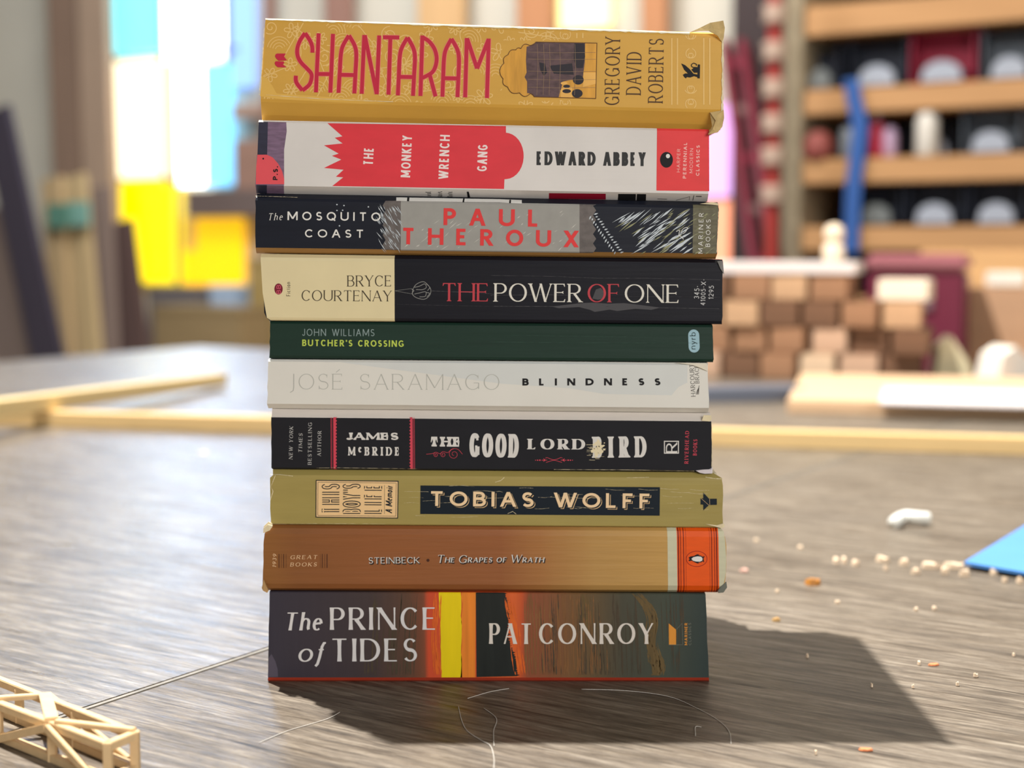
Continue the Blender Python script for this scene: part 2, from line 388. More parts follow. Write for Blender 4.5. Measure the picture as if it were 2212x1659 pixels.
# ---------------------------------------------------------------- books
BOUND = [(40, 71), (259, 279), (418, 436), (548, 560), (693, 701), (776, 784), (884.5, 894), (1015, 1021.5), (1133.5, 1140.5), (1277.5, 1282), (1475, 1474)]
XA, XB = 580.0, 1550.0
def bound_line(i):
    a = on_y(XA, BOUND[i][0], 0.0); b = on_y(XB, BOUND[i][1], 0.0)
    if i == 10: a.z = b.z = 0.0
    k = (b.z - a.z) / (b.x - a.x); return a.z - k * a.x, k
LINES = [bound_line(i) for i in range(11)]
PAGES = None
class Book:
    def __init__(s, i, label, cover, xs, yp, prof, depth, bands=(), name='paperback_book', top=None, bottom=None, endl=((0, 0), (1, 0)), endr=((0, 0), (1, 0))):
        """xs: spine ends in pixels (left top, left bottom, right top, right bottom)"""
        s.i, s.yp, s.prof, s.depth = i, yp, prof, depth
        g = 0.00012
        (s.t0, s.t1), (s.b0, s.b1) = LINES[i], LINES[i + 1]
        s.t0 -= g; s.b0 += g if i < 9 else 0.0
        s.xl = (on_y(xs[1], BOUND[i + 1][0], yp).x, on_y(xs[0], BOUND[i][0], yp).x)
        s.xr = (on_y(xs[3], BOUND[i + 1][1], yp).x, on_y(xs[2], BOUND[i][1], yp).x)
        cx = (s.xl[0] + s.xr[0]) / 2; s.cx = cx
        s.H = s.t0 + s.t1 * cx - s.b0 - s.b1 * cx
        s.root = empty(name, (cx, yp + depth / 2, s.b0 + s.b1 * cx), label, 'book', 'paperbacks in the stack')
        # cover: one folded sheet (lower board, spine, upper board) with thickness
        th = 0.0004
        rnd = random.Random(i * 13 + 5)
        P = []
        for t, dy in prof:
            P.append((dy, t))
        for tt in (.3, .45, .6, .75):
            if prof[0][0] < tt < prof[-1][0] and all(abs(tt - p[0]) > .05 for p in prof): P.append((s.dy(tt), tt))
        P.sort(key=lambda q: q[1])
        outer = [(depth, 0.0)] + P + [(depth, 1.0)]
        inner = [(depth, th / s.H)] + [(min(d + th * 1.2 if .05 < t < .95 else d + th * 1.4, depth - .001), min(max(t, th / s.H), 1 - th / s.H)) for d, t in P] + [(depth, 1 - th / s.H)]
        def off(E, t):
            for (a, da), (b, db) in zip(E, E[1:]):
                if t <= b: return (da + (db - da) * (t - a) / (b - a)) * .000213
            return E[-1][1] * .000213
        jl = [rnd.uniform(-.0002, .0002) + off(endl, t) for _, t in outer]; jr = [rnd.uniform(-.0002, .0002) + off(endr, t) for _, t in outer]
        V = []; F = []; FM = []
        n = len(outer); NS = 6
        for c in range(NS + 1):
            u = c / NS
            for ring in (outer, inner):
                for k, (d, t) in enumerate(ring):
                    x = (s.xl[0] + (s.xl[1] - s.xl[0]) * t + jl[k]) * (1 - u) + (s.xr[0] + (s.xr[1] - s.xr[0]) * t + jr[k]) * u
                    z = s.zz(x, t); V.append((x, yp + d, z))
        S = 2 * n
        mats = [cover] + [b[2] for b in bands]
        if top: mats.append(top); it = len(mats) - 1
        if bottom: mats.append(bottom); ib = len(mats) - 1
        def mi(k):
            if k == 0: return ib if bottom else 0
            if k == n - 2: return it if top else 0
            tm = (outer[k][1] + outer[k + 1][1]) / 2
            for q, b in enumerate(bands):
                if b[0] <= tm <= b[1]: return q + 1
            return 0
        for c in range(NS):
            a, b = c * S, (c + 1) * S
            for k in range(n - 1):
                F.append((a + k, b + k, b + k + 1, a + k + 1)); FM.append(mi(k))
                F.append((a + n + k + 1, b + n + k + 1, b + n + k, a + n + k)); FM.append(0)
            F.append((a, a + n, b + n, b)); FM.append(0)
            F.append((a + n - 1, b + n - 1, b + 2 * n - 1, a + 2 * n - 1)); FM.append(0)
        for k in range(n - 1):
            F.append((k, k + 1, n + k + 1, n + k)); FM.append(0)
            o = NS * S; F.append((o + k + 1, o + k, o + n + k, o + n + k + 1)); FM.append(0)
        s.cover = mesh_obj('cover', V, F, mats, s.root, fm=FM)
        # page block
        V = []; F = []; e = th * 1.6 / s.H; mx = max(p[1] for p in prof)
        for x_, y_, t_ in [(a, b, c) for c in (e, 1 - e) for b in (yp + mx + .0012, yp + depth - .0008) for a in (0, 1)]:
            x = (max(s.xl) + .0012) if x_ == 0 else (min(s.xr) - .0012)
            V.append((x, y_, s.zz(x, t_)))
        F = [(0, 2, 3, 1), (4, 5, 7, 6), (0, 1, 5, 4), (2, 6, 7, 3), (0, 4, 6, 2), (1, 3, 7, 5)]
        mesh_obj('page_block', V, F, PAGES, s.root)
    def zz(s, x, t):
        zb = s.b0 + s.b1 * x; zt = s.t0 + s.t1 * x; return zb + (zt - zb) * t
    def dy(s, t):
        P = s.prof
        if t <= P[0][0]: return P[0][1]
        for (a, da), (b, db) in zip(P, P[1:]):
            if t <= b: return da + (db - da) * (t - a) / (b - a) if b > a else db
        return P[-1][1]
    def uv(s, px, py):
        y = s.yp
        for _ in range(5):
            p = on_y(px, py, y); zb = s.b0 + s.b1 * p.x; zt = s.t0 + s.t1 * p.x
            t = min(1, max(0, (p.z - zb) / (zt - zb))); y = s.yp + s.dy(t)
        return p.x, t
    def px(s, x, t):
        """inverse helper: object-space x of a pixel column at mid height"""
        return x
    def ox(s, px):
        return on_y(px, (BOUND[s.i][0] + BOUND[s.i + 1][0]) / 2, s.yp).x - s.root.location.x
    def art(s, name, polys, m, layer=1, label=None, parent=None, stuff=False):
        bm = bmesh.new()
        for k, pl in enumerate(polys):
            vs = []
            for q in pl:
                x, t = s.uv(*q); vs.append(bm.verts.new((x, t * s.H, (k % 24) * 1e-6)))
            try: bm.faces.new(vs)
            except ValueError: pass
        bm.normal_update()
        bmesh.ops.triangulate(bm, faces=[f for f in bm.faces if len(f.verts) > 4])
        ts = [v.co.y / s.H for v in bm.verts]; lo, hi = min(ts), max(ts)
        for t, _ in s.prof:
            if lo + 1e-4 < t < hi - 1e-4:
                bmesh.ops.bisect_plane(bm, geom=bm.verts[:] + bm.edges[:] + bm.faces[:], plane_co=(0, t * s.H, 0), plane_no=(0, 1, 0), dist=1e-7)
        eps = 0.00006 * layer
        V = []; F = []
        bm.normal_update(); bm.verts.index_update()
        for v in bm.verts:
            t = v.co.y / s.H; V.append((v.co.x, s.yp + s.dy(t) - eps - v.co.z, s.zz(v.co.x, t)))
        for f in bm.faces:
            idx = [v.index for v in f.verts]; F.append(idx if f.normal.z > 0 else idx[::-1])
        bm.free()
        o = mesh_obj(name, V, F, m, parent or s.root)
        if label: o['label'] = label
        if stuff or any(w in name for w in ('floral', 'frond', 'worn', 'marks', 'picture_lines', 'picture_shadow', 'picture_glow')): o['kind'] = 'stuff'
        return o

# ================================================================ the stack of paperbacks
PAGES = mat('page_edges', (226, 214, 186), .8, .1, var=.14, scale=(3, 3, 2600), bump=.3, bscale=(3, 3, 2600), bdist=.0003)
CRB = dict(bump=.25, bscale=(14, 14, 260), bdist=.0005)
def pm(name, rgb, rough=.5, spec=.3, var=.03, sc=(60, 60, 60), **k):
    return mat(name, rgb, rough, spec, var, sc, **k)
CREAM = pm('worn_paper', (228, 214, 178), .85, .1, .08, (300, 300, 300), bump=.5, bscale=(500, 500, 500), bdist=.0004)
WHITE = pm('white_print', (226, 224, 218))
INK = pm('black_print', (26, 25, 27), .55, .2)

# ---- 1: gold paperback, red arched title
a1, a2 = Z(540, 20), Z(1060, 20)
gold = pm('gold_cover', (212, 163, 68), .5, .35, .05, (25, 25, 60), **CRB)
B = Book(0, 'thick gold paperback with red arched title lettering, topmost of the stack', gold, (573, 560, 1562, 1561), -.002,
         [(0, .0075), (.05, .005), (.17, .0006), (.20, 0), (.955, 0), (.985, .0004), (1, .0012)], .152)
B1 = B
rr = random.Random(3); fl = []
def clip_ok(p):
    yt = 46 + (p[0] - 573) * .031; yb = 214 + (p[0] - 573) * .023
    if 1085 < p[0] < 1292 and 88 < p[1] < 216: return False
    return 566 + (p[1] < 150) * 8 < p[0] < 1556 and yt < p[1] < yb
def add_line(P, w):
    run = []
    for p in P + [None]:
        if p is not None and clip_ok(p): run.append(p)
        else:
            if len(run) > 1: fl.extend(ribbon(run, w))
            run = []
spots = []
for k in range(400):
    x, y = rr.uniform(570, 1230), rr.uniform(48, 232)
    if all((x - q[0]) ** 2 + (y - q[1]) ** 2 > 31 ** 2 for q in spots): spots.append((x, y))
for x, y in spots:
    kind = rr.random(); a0 = rr.uniform(0, 360)
    if kind < .5:
        n = rr.choice((5, 6, 7)); R = rr.uniform(13, 20)
        add_line(ell(x, y, 4, 4, 10) + [ell(x, y, 4, 4, 10)[0]], 1.6)
        for j in range(n):
            a = radians(a0 + 360 * j / n); P = []
            for i in range(13):
                u = i / 12 * pi; rad = 5 + (R - 5) * sin(u) ** .8; da = (u / pi - .5) * 2 * pi / n * .86
                P.append((x + rad * cos(a + da), y + rad * sin(a + da)))
            add_line(P, 2.1)
    elif kind < .8:
        P = [(x + (2 + 17 * i / 30) * cos(radians(a0 + 22 * i)), y + (2 + 17 * i / 30) * sin(radians(a0 + 22 * i))) for i in range(31)]
        add_line(P, 2.2)
    else:
        for j in range(4):
            R = 8 + 6 * j; add_line(ell(x, y + 10, R, R * 1.1, 14, 190 + a0 % 40, 330 + a0 % 40), 1.7)
for _ in range(26):
    x, y = rr.uniform(570, 1200), rr.uniform(50, 220); a = rr.uniform(0, 6.28); P = []
    for i in range(24):
        P.append((x, y)); a += .16 * sin(i * .45 + x); x += 4 * cos(a); y += 4 * sin(a)
    add_line(P, 2.2)
for xx in (490, 528, 762, 815, 1602, 1652, 1885, 1938):
    top = (1060 + xx / 4.096, 20 + 165 / 4.096); bot = (1060 + xx / 4.096, 20 + 890 / 4.096)
    add_line([(top[0], top[1] + (bot[1] - top[1]) * i / 16) for i in range(17)], 2.6)
for cx in (660, 1770):
    for cy in (230, 400, 700, 830):
        x, y = a2(cx, cy)
        for sg in (1, -1):
            add_line([(x + sg * (1 + 12 * i / 20) * cos(i * .33 + cy), y + (1 + 12 * i / 20) * sin(i * .33 + cy)) for i in range(21)], 1.8)
B.art('floral_print', fl, pm('pale_gold_print', (232, 192, 116)), 1, 'paler gold flower and scroll pattern')
red = pm('crimson_print', (196, 34, 64)); pink = pm('pink_outline_print', (236, 140, 112))
def sq(P, n=5): return smooth_pts(P, n)
ST = [sq([(553, 384), (551, 330), (530, 275), (488, 212)]), sq([(488, 212), (445, 275), (420, 345), (422, 410), (450, 468), (505, 525), (540, 565), (546, 605), (525, 668), (465, 718)]), sq([(465, 718), (418, 660), (406, 625), (407, 588)]),
      [(608, 213), (584, 735)], [(735, 218), (712, 738)], [(600, 573), (725, 574)],
      sq([(784, 740), (795, 560), (804, 410), (822, 325), (876, 232)]), sq([(876, 232), (925, 318), (941, 400), (934, 560), (924, 745)]), [(795, 580), (935, 583)],
      [(1012, 228), (989, 748)], [(1016, 230), (1122, 750)], [(1144, 232), (1122, 752)],
      [(1177, 248), (1322, 250)], [(1243, 250), (1226, 756)],
      sq([(1309, 762), (1318, 580), (1325, 430), (1342, 345), (1394, 250)]), sq([(1394, 250), (1443, 338), (1460, 420), (1453, 580), (1443, 766)]), [(1315, 598), (1455, 601)],
      [(1526, 232), (1509, 767)], sq([(1530, 250), (1585, 285), (1632, 350), (1652, 430), (1640, 510), (1605, 565), (1525, 608)]), [(1592, 585), (1642, 772)],
      sq([(1703, 775), (1710, 600), (1717, 440), (1734, 355), (1783, 262)]), sq([(1783, 262), (1832, 350), (1849, 430), (1845, 590), (1836, 778)]), [(1710, 610), (1845, 613)],
      [(1919, 255), (1904, 780)], [(1922, 260), (2010, 525)], [(2010, 525), (2112, 264)], [(2113, 260), (2097, 786)]]
q1 = []; q2 = []
for P in ST:
    p = zs(a1, P); q1 += ribbon(p, 34 / 4.096); q2 += ribbon(p, 44 / 4.096)
B.art('title_outline', q2, pink, 2); B.art('title_lettering', q1, red, 3, 'crimson arched title lettering')
B.art('wave_emblem', [zs(a1, [(240, 392), (318, 392), (303, 420), (328, 452), (255, 456), (232, 436), (222, 415), (228, 398)]), zs(a1, [(228, 460), (298, 462), (306, 475), (292, 490), (326, 515), (246, 513), (226, 496), (218, 475)])], red, 3)
CU = [(385, 775), (352, 746), (255, 740), (150, 688), (110, 615), (80, 545), (118, 478), (155, 402), (222, 360), (268, 348), (345, 320), (400, 290)]
AR = [(400, 290), (940, 300), (930, 790)]
for (x0, y0), (x1, y1), hb_ in zip(CU, CU[1:], (-.16, .3, .25, .25, .1, .1, .25, .25, .25, .3, -.16)):
    AR += [(x0 + (x1 - x0) * i / 6 + (y1 - y0) * hb_ * sin(pi * i / 6), y0 + (y1 - y0) * i / 6 - (x1 - x0) * hb_ * sin(pi * i / 6)) for i in range(6)]
pic = B.art('picture_panel', [zs(a2, AR)], pm('amber_picture_print', (214, 156, 60), var=.2, sc=(400, 400, 60)), 2, 'arched picture of a dusky doorway')
B.art('picture_shade', [zs(a2, [(318, 332), (345, 324), (400, 293), (835, 301), (832, 470), (815, 600), (735, 620), (640, 640), (600, 782), (385, 774), (352, 746), (322, 742), (322, 640), (300, 600), (318, 560), (312, 450)])], pm('dusk_print', (92, 70, 72), var=.35, sc=(260, 260, 500)), 3, parent=pic)
dk = [zs(a2, P) for P in ([(740, 302), (828, 304), (835, 420), (815, 520), (760, 520), (735, 440)], [(430, 470), (480, 480), (500, 560), (470, 590), (440, 540)], ell(775, 625, 48, 42), ell(765, 745, 48, 38), ell(672, 725, 38, 18), ell(672, 682, 30, 14), [(520, 500), (720, 480), (735, 580), (560, 570)])]
B.art('picture_shadow', dk, pm('night_print', (40, 34, 42), var=.2), 4, parent=pic)
B.art('picture_glow', [zs(a2, P) for P in ([(640, 690), (720, 690), (725, 785), (620, 785), (615, 720)], ell(650, 655, 30, 14), [(820, 560), (930, 560), (930, 660), (815, 690)])], pm('lamplight_print', (238, 182, 92), var=.15), 3.5, parent=pic)
gl = []
for y in (380, 440, 548, 620, 690): gl += ribbon(zs(a2, [(330, y), (600, y + 6), (930, y + 2)]), .55)
for x in (412, 468, 520, 610, 745): gl += ribbon(zs(a2, [(x, 310), (x + 6, 500), (x - 4, 760)]), .6)
B.art('picture_lines', gl, pm('dusty_line_print', (160, 130, 100)), 4.5, parent=pic)
B.art('picture_border', ribbon(zs(a2, AR + [AR[0]]), 1.3), pm('umber_print', (96, 60, 20)), 5, parent=pic)
nm = dict(wt=.085, ht=.045, serif=.05, st=.03, track=.20)
au = text('GREGORY', a2(1137, 848), a2(1146, 245), 130 / 4.096, **nm) + text('DAVID', a2(1328, 757), a2(1335, 380), 130 / 4.096, **nm) + text('ROBERTS', a2(1522, 828), a2(1532, 262), 130 / 4.096, **nm)
B.art('author_lettering', au, pm('sepia_print', (72, 44, 16)), 3)
gr = [zs(a2, P) for P in ([(1686, 480), (1720, 495), (1760, 530), (1795, 572), (1745, 568), (1712, 535)], [(1700, 580), (1720, 568), (1760, 570), (1800, 572), (1836, 580), (1836, 602), (1800, 592), (1765, 604), (1735, 600), (1728, 612), (1712, 600)], [(1775, 535), (1800, 515), (1832, 512), (1842, 560), (1800, 562)], [(1832, 488), (1852, 490), (1850, 612), (1828, 610)])]
gr += ribbon(zs(a2, sq([(1822, 515), (1785, 512), (1776, 492), (1795, 478), (1820, 488), (1818, 500)])), 1.8)
B.art('publisher_emblem', gr, INK, 3, 'small black winged beast emblem')
B.art('spine_sheen_patch', [zs(a1, [(105, 590), (150, 610), (200, 680), (235, 745), (330, 752), (900, 790), (1300, 830), (1000, 838), (300, 800), (90, 770)])], pm('rubbed_gold', (224, 178, 84)), 1.5)  # lighter gold patch at the folded laminate corner and along the crease
# rubbed cream edges
def ragged(f, P, w0, w1, seed, n=60):
    r_ = random.Random(seed); out = []
    Q = []
    for i in range(n + 1):
        u = i / n * (len(P) - 1); k = min(int(u), len(P) - 2); u -= k
        Q.append((P[k][0] + (P[k + 1][0] - P[k][0]) * u, P[k][1] + (P[k + 1][1] - P[k][1]) * u))
    return ribbon(zs(f, Q), [r_.uniform(w0, w1) for _ in Q])
fz = Z(0, 0, 1.0)
ew = ragged(fz, [(574, 41), (800, 49), (1100, 59), (1300, 65), (1490, 72)], 2.0, 7.0, 1, 110) + ragged(fz, [(1561, 60), (1561, 150), (1560, 245)], 1.5, 6, 2, 40) + ragged(fz, [(571, 60), (566, 150), (560, 205)], .3, 2.6, 3, 40) + ragged(fz, [(575, 205), (700, 214), (850, 220)], .2, 1.4, 4, 40)
B.art('worn_edge', ew, CREAM, 4)
def flap(book, name, P, dyv, m, th=.0006):
    """small torn or curled piece of cover stock, with thickness, P = [(px, py, lift in m)]"""
    V = []; c = len(P)
    for k in (0, 1):
        for (x, y, l) in P:
            q = on_y(x, y, book.yp - l); V.append(q + Vector((0, th * k, 0)))
    bm = bmesh.new(); vs = [bm.verts.new(v) for v in V]
    bm.faces.new(vs[:c]); bm.faces.new(vs[c:][::-1])
    for i in range(c): bm.faces.new((vs[i], vs[c + i], vs[c + (i + 1) % c], vs[(i + 1) % c]))
    bmesh.ops.triangulate(bm, faces=bm.faces[:]); bmesh.ops.recalc_face_normals(bm, faces=bm.faces[:])
    bm.verts.index_update()
    VV = [v.co.copy() for v in bm.verts]; FF = [[v.index for v in f.verts] for f in bm.faces]; bm.free()
    return mesh_obj(name, VV, FF, m, book.root)
def zl(f, P): return [(*f(x, y), l) for x, y, l in P]
FLP = pm('curled_cover_back', (196, 170, 118), .8, .1, .22, (250, 250, 250), bump=.6, bscale=(300, 300, 300), bdist=.0006)
flap(B, 'curled_corner', zl(a2, [(1760, 205, .0002), (1850, 165, .0006), (1940, 120, .0012), (2058, 100, .0016), (2072, 165, .001), (2062, 250, .0006), (2045, 290, .0003), (2005, 232, .0022), (1930, 190, .002), (1850, 190, .001)]), 0, FLP)
flap(B, 'curled_corner', zl(a2, [(1940, 912, .0002), (2010, 930, .0012), (2062, 890, .0004), (2066, 960, .0003), (2050, 1040, .0006), (2010, 1090, .001), (1922, 1108, .0006), (1965, 1060, .0018), (1990, 985, .002)]), 0, FLP)

# ---- 2: white paperback with the red crown-edged panel
b1, b2 = Z(540, 250), Z(1060, 250)
wh2 = pm('white_cover', (218, 213, 208), .45, .35, .05, (40, 40, 40), **CRB)
B = Book(1, 'white paperback with jagged red panel and black sans-serif author name, second from top', wh2, (559, 555, 1528, 1530), 0.0,
         [(0, .0045), (.03, .0032), (.105, 0), (.97, 0), (1, .0009)], .133)
R2 = pm('coral_red_print', (222, 56, 66), var=.05, sc=(80, 80, 200))
P = zs(b1, [(685, 66), (818, 182), (750, 195), (820, 245), (655, 262), (785, 335), (725, 355), (808, 388), (655, 462), (828, 478), (760, 540), (825, 545), (728, 622)])
P += zs(b2, [(118, 648), (122, 562)] + [(132 + 160 * cos(radians(a)), 356 + 205 * sin(radians(a))) for a in range(88, -92, -12)] + [(135, 150), (135, 92)])
B.art('red_panel', [P], R2, 1, 'red panel with a jagged crown-like edge')
B.art('violet_print', [zs(b1, [(155, 54), (322, 57), (325, 140), (302, 300), (302, 606), (302, 690), (58, 690), (62, 345), (150, 345)])], pm('violet_print', (122, 98, 122), var=.25, sc=(200, 200, 900)), 1)
B.art('navy_print', [zs(b1, [(78, 54), (160, 54), (152, 346), (66, 346)]), zs(b1, [(58, 612), (150, 612), (150, 690), (58, 690)])], pm('navy_print', (48, 48, 66), var=.2, sc=(200, 200, 500)), 1.5)
B.art('corner_disc', [zs(b1, [(66, 345), (150, 345), (200, 368), (250, 425), (285, 490), (303, 560), (303, 606), (52, 606), (56, 450)])], pm('salmon_print', (226, 84, 92)), 2)
sb = dict(wt=.17, track=.22)
B.art('corner_lettering', text('P.S.', b1(244, 570), b1(249, 448), 42 / 4.096, wt=.24, track=.2) + [zs(b1, ell(118, 380, 8, 8, 12))], INK, 3)
PW = pm('pale_pink_print', (240, 222, 218))
t2 = text('THE', b1(1087, 440), b1(1096, 286), 86 / 4.096, **sb) + text('MONKEY', b1(1417, 546), b1(1434, 178), 84 / 4.096, **sb) + text('WRENCH', b1(1753, 563), b1(1769, 172), 86 / 4.096, **sb) + text('GANG', b1(2094, 493), b1(2104, 258), 86 / 4.096, **sb)
B.art('title_lettering', t2, PW, 2)
B.art('author_lettering', text('EDWARD ABBEY', b2(405, 437), b2(1372, 446), 122 / 4.096, wt=.225, ht=.19, track=.20, space=.30), pm('charcoal_print', (44, 44, 44)), 1)
eb = B.art('red_end_block', [zs(b2, [(1470, 104), (1930, 110), (1934, 668), (1466, 662)])], pm('bright_red_print', (228, 62, 64), var=.05, sc=(80, 80, 200)), 1, 'red end block with dark oval emblem')
B.art('oval_emblem', [zs(b2, ell(1555, 390, 57, 70))], INK, 2, parent=eb); B.art('oval_highlight', [zs(b2, ell(1568, 357, 18, 19))], WHITE, 3, parent=eb)
B.art('publisher_lettering', text('HARPER', b2(1674, 500), b2(1678, 293), 29 / 4.096, wt=.13, track=.25) + text('PERENNIAL', b2(1729, 556), b2(1738, 237), 30 / 4.096, wt=.22, track=.25) + text('MODERN', b2(1786, 508), b2(1792, 290), 29 / 4.096, wt=.13, track=.25) + text('CLASSICS', b2(1845, 532), b2(1850, 262), 30 / 4.096, wt=.22, track=.25), pm('blush_print', (246, 184, 176)), 2, parent=eb)
B.art('back_cover_print', [zs(b2, P) for P in ([(515, 685), (1018, 690), (1018, 742), (515, 738)],)], pm('wine_print', (150, 18, 44)), 1)
bp = [zs(b2, P) for P in ([(1128, 692), (1285, 693), (1283, 748), (1125, 748)], [(1293, 693), (1375, 694), (1373, 750), (1290, 749)])] + [zs(b1, [(1918, 672), (1936, 672), (1948, 734), (1926, 734)])]
bp += ribbon(zs(b2, [(1640, 748), (1762, 716), (1755, 748)]), .8) + ribbon(zs(b2, [(1798, 704), (1788, 750)]), 1.2) + ribbon(zs(b2, [(1815, 713), (1866, 714)]), 1.6) + ribbon(zs(b2, [(1475, 736), (1560, 738)]), 1.0)
for cx in (1577, 1675, 1766):
    r_ = random.Random(cx)
    for j in range(4):
        y = 676 + j * 13; bp += ribbon(zs(b1, [(cx - 26 * r_.random() - 4, y), (cx, y + 3), (cx + 26, y + r_.uniform(-5, 5))]), 1.2)
B.art('back_cover_marks', bp, INK, 1.5)

# ---- 3: dark paperback with palm fronds and grey panel
c1, c2 = Z(540, 400), Z(1060, 400)
nv = pm('midnight_cover', (25, 28, 39), .45, .22, .15, (40, 40, 200), **CRB)
tan3 = pm('tan_back_cover', (156, 116, 64), .5, .3, .06, (40, 40, 40))
B = Book(2, 'dark paperback with palm frond print and wide-spaced red author name on grey', nv, (552, 552, 1553, 1548), -.0012,
         [(0, .0035), (.03, .002), (.095, 0), (.885, 0), (.93, .0006), (1, .0038)], .135, bands=[(0, .095, tan3)], bottom=tan3)
gp = pm('grey_panel_print', (154, 152, 146), var=.06, sc=(200, 200, 200))
def zig(f, x, y0, y1, n, a, sg=1):
    return [f(x + (sg * a if k % 2 else 0), y0 + (y1 - y0) * k / n) for k in range(n + 1)]
SMK = pm('smoky_print', (104, 97, 94), var=.25, sc=(300, 300, 300))
B.art('shadow_strip', [zig(c1, 1200, 138, 572, 10, 26, -1) + [c1(1345, 576), c1(1345, 138)]], SMK, 1)
B.art('shadow_strip', [[c2(780, 168), c2(935, 172)] + zig(c2, 905, 182, 600, 10, 28, 1) + [c2(780, 600)]], SMK, 1)
pan = B.art('grey_panel', [[c1(1335, 138), c2(785, 168), c2(785, 600), c1(1335, 578)]], gp, 2)
B.art('olive_end_strip', [[c2(1788, 172), c2(2010, 176), c2(2020, 215), c2(2000, 606), c2(1786, 606)]], pm('olive_print', (104, 100, 78), var=.3, sc=(300, 300, 800)), 1)
rr = random.Random(11); lv = []; lg = []; ld = []
def blade(p, ang, ln, w):
    d = (cos(ang), sin(ang)); n = (-d[1], d[0])
    return [p, (p[0] + d[0] * ln * .45 + n[0] * w, p[1] + d[1] * ln * .45 + n[1] * w), (p[0] + d[0] * ln, p[1] + d[1] * ln), (p[0] + d[0] * ln * .45 - n[0] * w, p[1] + d[1] * ln * .45 - n[1] * w)]
def inb(pl, ylo=436, yhi=545):
    return all(ylo + (p[0] - 552) * .015 < p[1] < yhi + (p[0] - 552) * .008 for p in pl)
for k in range(120):                                 # right fronds, blades falling to the lower left
    x, y = c2(rr.uniform(1110, 1800), rr.uniform(175, 600))
    if x < c2(1330, 0)[0] and not (y < c2(0, 330)[1] and x > c2(1150, 0)[0]): continue
    pl = blade((x, y), radians(rr.uniform(138, 152)), rr.uniform(18, 52), rr.uniform(.8, 2.5))
    if inb(pl): (lv if rr.random() < .75 else lg).append(pl)
P0, P1 = c2(900, 265), c2(1130, 605)
for k in range(16):                                  # fern stem along the zigzag edge
    u = k / 15; x = P0[0] + (P1[0] - P0[0]) * u; y = P0[1] + (P1[1] - P0[1]) * u
    for sg in (1, -1):
        pl = blade((x + sg * 2.5, y - sg * 1), radians(-18 if sg > 0 else 118), rr.uniform(6, 11), 1.7)
        if inb(pl): lv.append(pl)
for k in range(70):                                  # left frond over the strip
    x, y = c1(rr.uniform(1100, 1320), rr.uniform(145, 570))
    pl = blade((x, y), radians(rr.uniform(48, 66)), rr.uniform(8, 26), rr.uniform(.5, 1.0))
    if inb(pl): lv.append(pl)
for k in range(46):                                  # faint fronds on the grey panel
    x, y = c1(rr.uniform(1345, 2050), rr.uniform(330, 575)) if k < 26 else (c2(rr.uniform(60, 760), rr.uniform(180, 590)))
    pl = blade((x, y), radians(rr.uniform(-46, -28)), rr.uniform(6, 24), rr.uniform(.4, 1.2))
    if inb(pl): ld.append(pl)
for k in range(60):
    x, y = c2(rr.uniform(1600, 2000), rr.uniform(185, 600))
    pl = blade((x, y), radians(rr.uniform(138, 160)), rr.uniform(8, 26), rr.uniform(.5, 1.3))
    if inb(pl): lg.append(pl)
for (x, y) in ((770, 172), (832, 180), (820, 222), (770, 224), (1048, 192), (792, 360)):
    lv.append(zs(c1, ell(x, y, 7, 6, 8)))
B.art('palm_frond_print', lv, pm('pale_frond_print', (198, 206, 212)), 3, 'pale palm frond blades')
B.art('olive_frond_print', lg, pm('olive_frond_print', (146, 146, 108)), 2.5); B.art('faint_frond_print', ld, pm('faint_frond_print', (196, 192, 184)), 3, parent=pan)
B.art('top_edge_print', [[c1(1295, 108), c1(2212, 124), c2(275, 132), c2(275, 162), c1(2212, 152), c1(1295, 138)]], WHITE, 2)
B.art('top_edge_marks', [zs(c1, P) for P in ([(1392, 110), (1412, 110), (1408, 142), (1390, 142)], [(1886, 118), (1900, 118), (1895, 152), (1880, 152)])] + [zs(c2, [(165, 130), (180, 130), (178, 160), (163, 160)])], INK, 3)
B.art('title_lettering', text('The', c1(158, 310), c1(292, 310), 62 / 4.096, wt=.10, ht=.05, serif=.05, st=.03, slant=.2, track=.30) + text('MOSQUITO', c1(333, 309), c1(1155, 318), 76 / 4.096, wt=.165, track=.42) + text('COAST', c1(487, 462), c1(1006, 466), 72 / 4.096, wt=.165, track=.42), WHITE, 4)
B.art('author_lettering', text('PAUL', c1(1712, 353), c2(428, 368), 150 / 4.096, wt=.225, ht=.19, track=.62) + text('THEROUX', c1(1338, 522), c2(776, 550), 146 / 4.096, wt=.225, ht=.19, track=.62), pm('poppy_red_print', (222, 58, 58)), 4)
lo = ribbon(zs(c2, sq([(1640, 410), (1670, 400), (1665, 440), (1690, 460), (1705, 480)])), 1.3) + ribbon(zs(c2, sq([(1680, 425), (1705, 385), (1740, 375), (1725, 410), (1700, 430)])), 1.2)
B.art('publisher_lettering', lo + text('MARINER', c2(1874, 606), c2(1882, 246), 40 / 4.096, wt=.12, track=.45) + text('BOOKS', c2(1940, 546), c2(1946, 304), 40 / 4.096, wt=.12, track=.35), WHITE, 4)
flap(B, 'frayed_corner', [(*c2(1850, 165), .0003), (*c2(1960, 148), .001), (*c2(2012, 160), .0008), (*c2(2018, 180), .0003), (*c2(1960, 172), .0006)], 0, CREAM)
B.art('worn_edge', ragged(c1, [(50, 95), (200, 100), (420, 108)], .2, 1.2, 7, 30) + ragged(c2, [(2014, 230), (2008, 400), (1998, 600)], .3, 1.6, 8, 24), CREAM, 5)

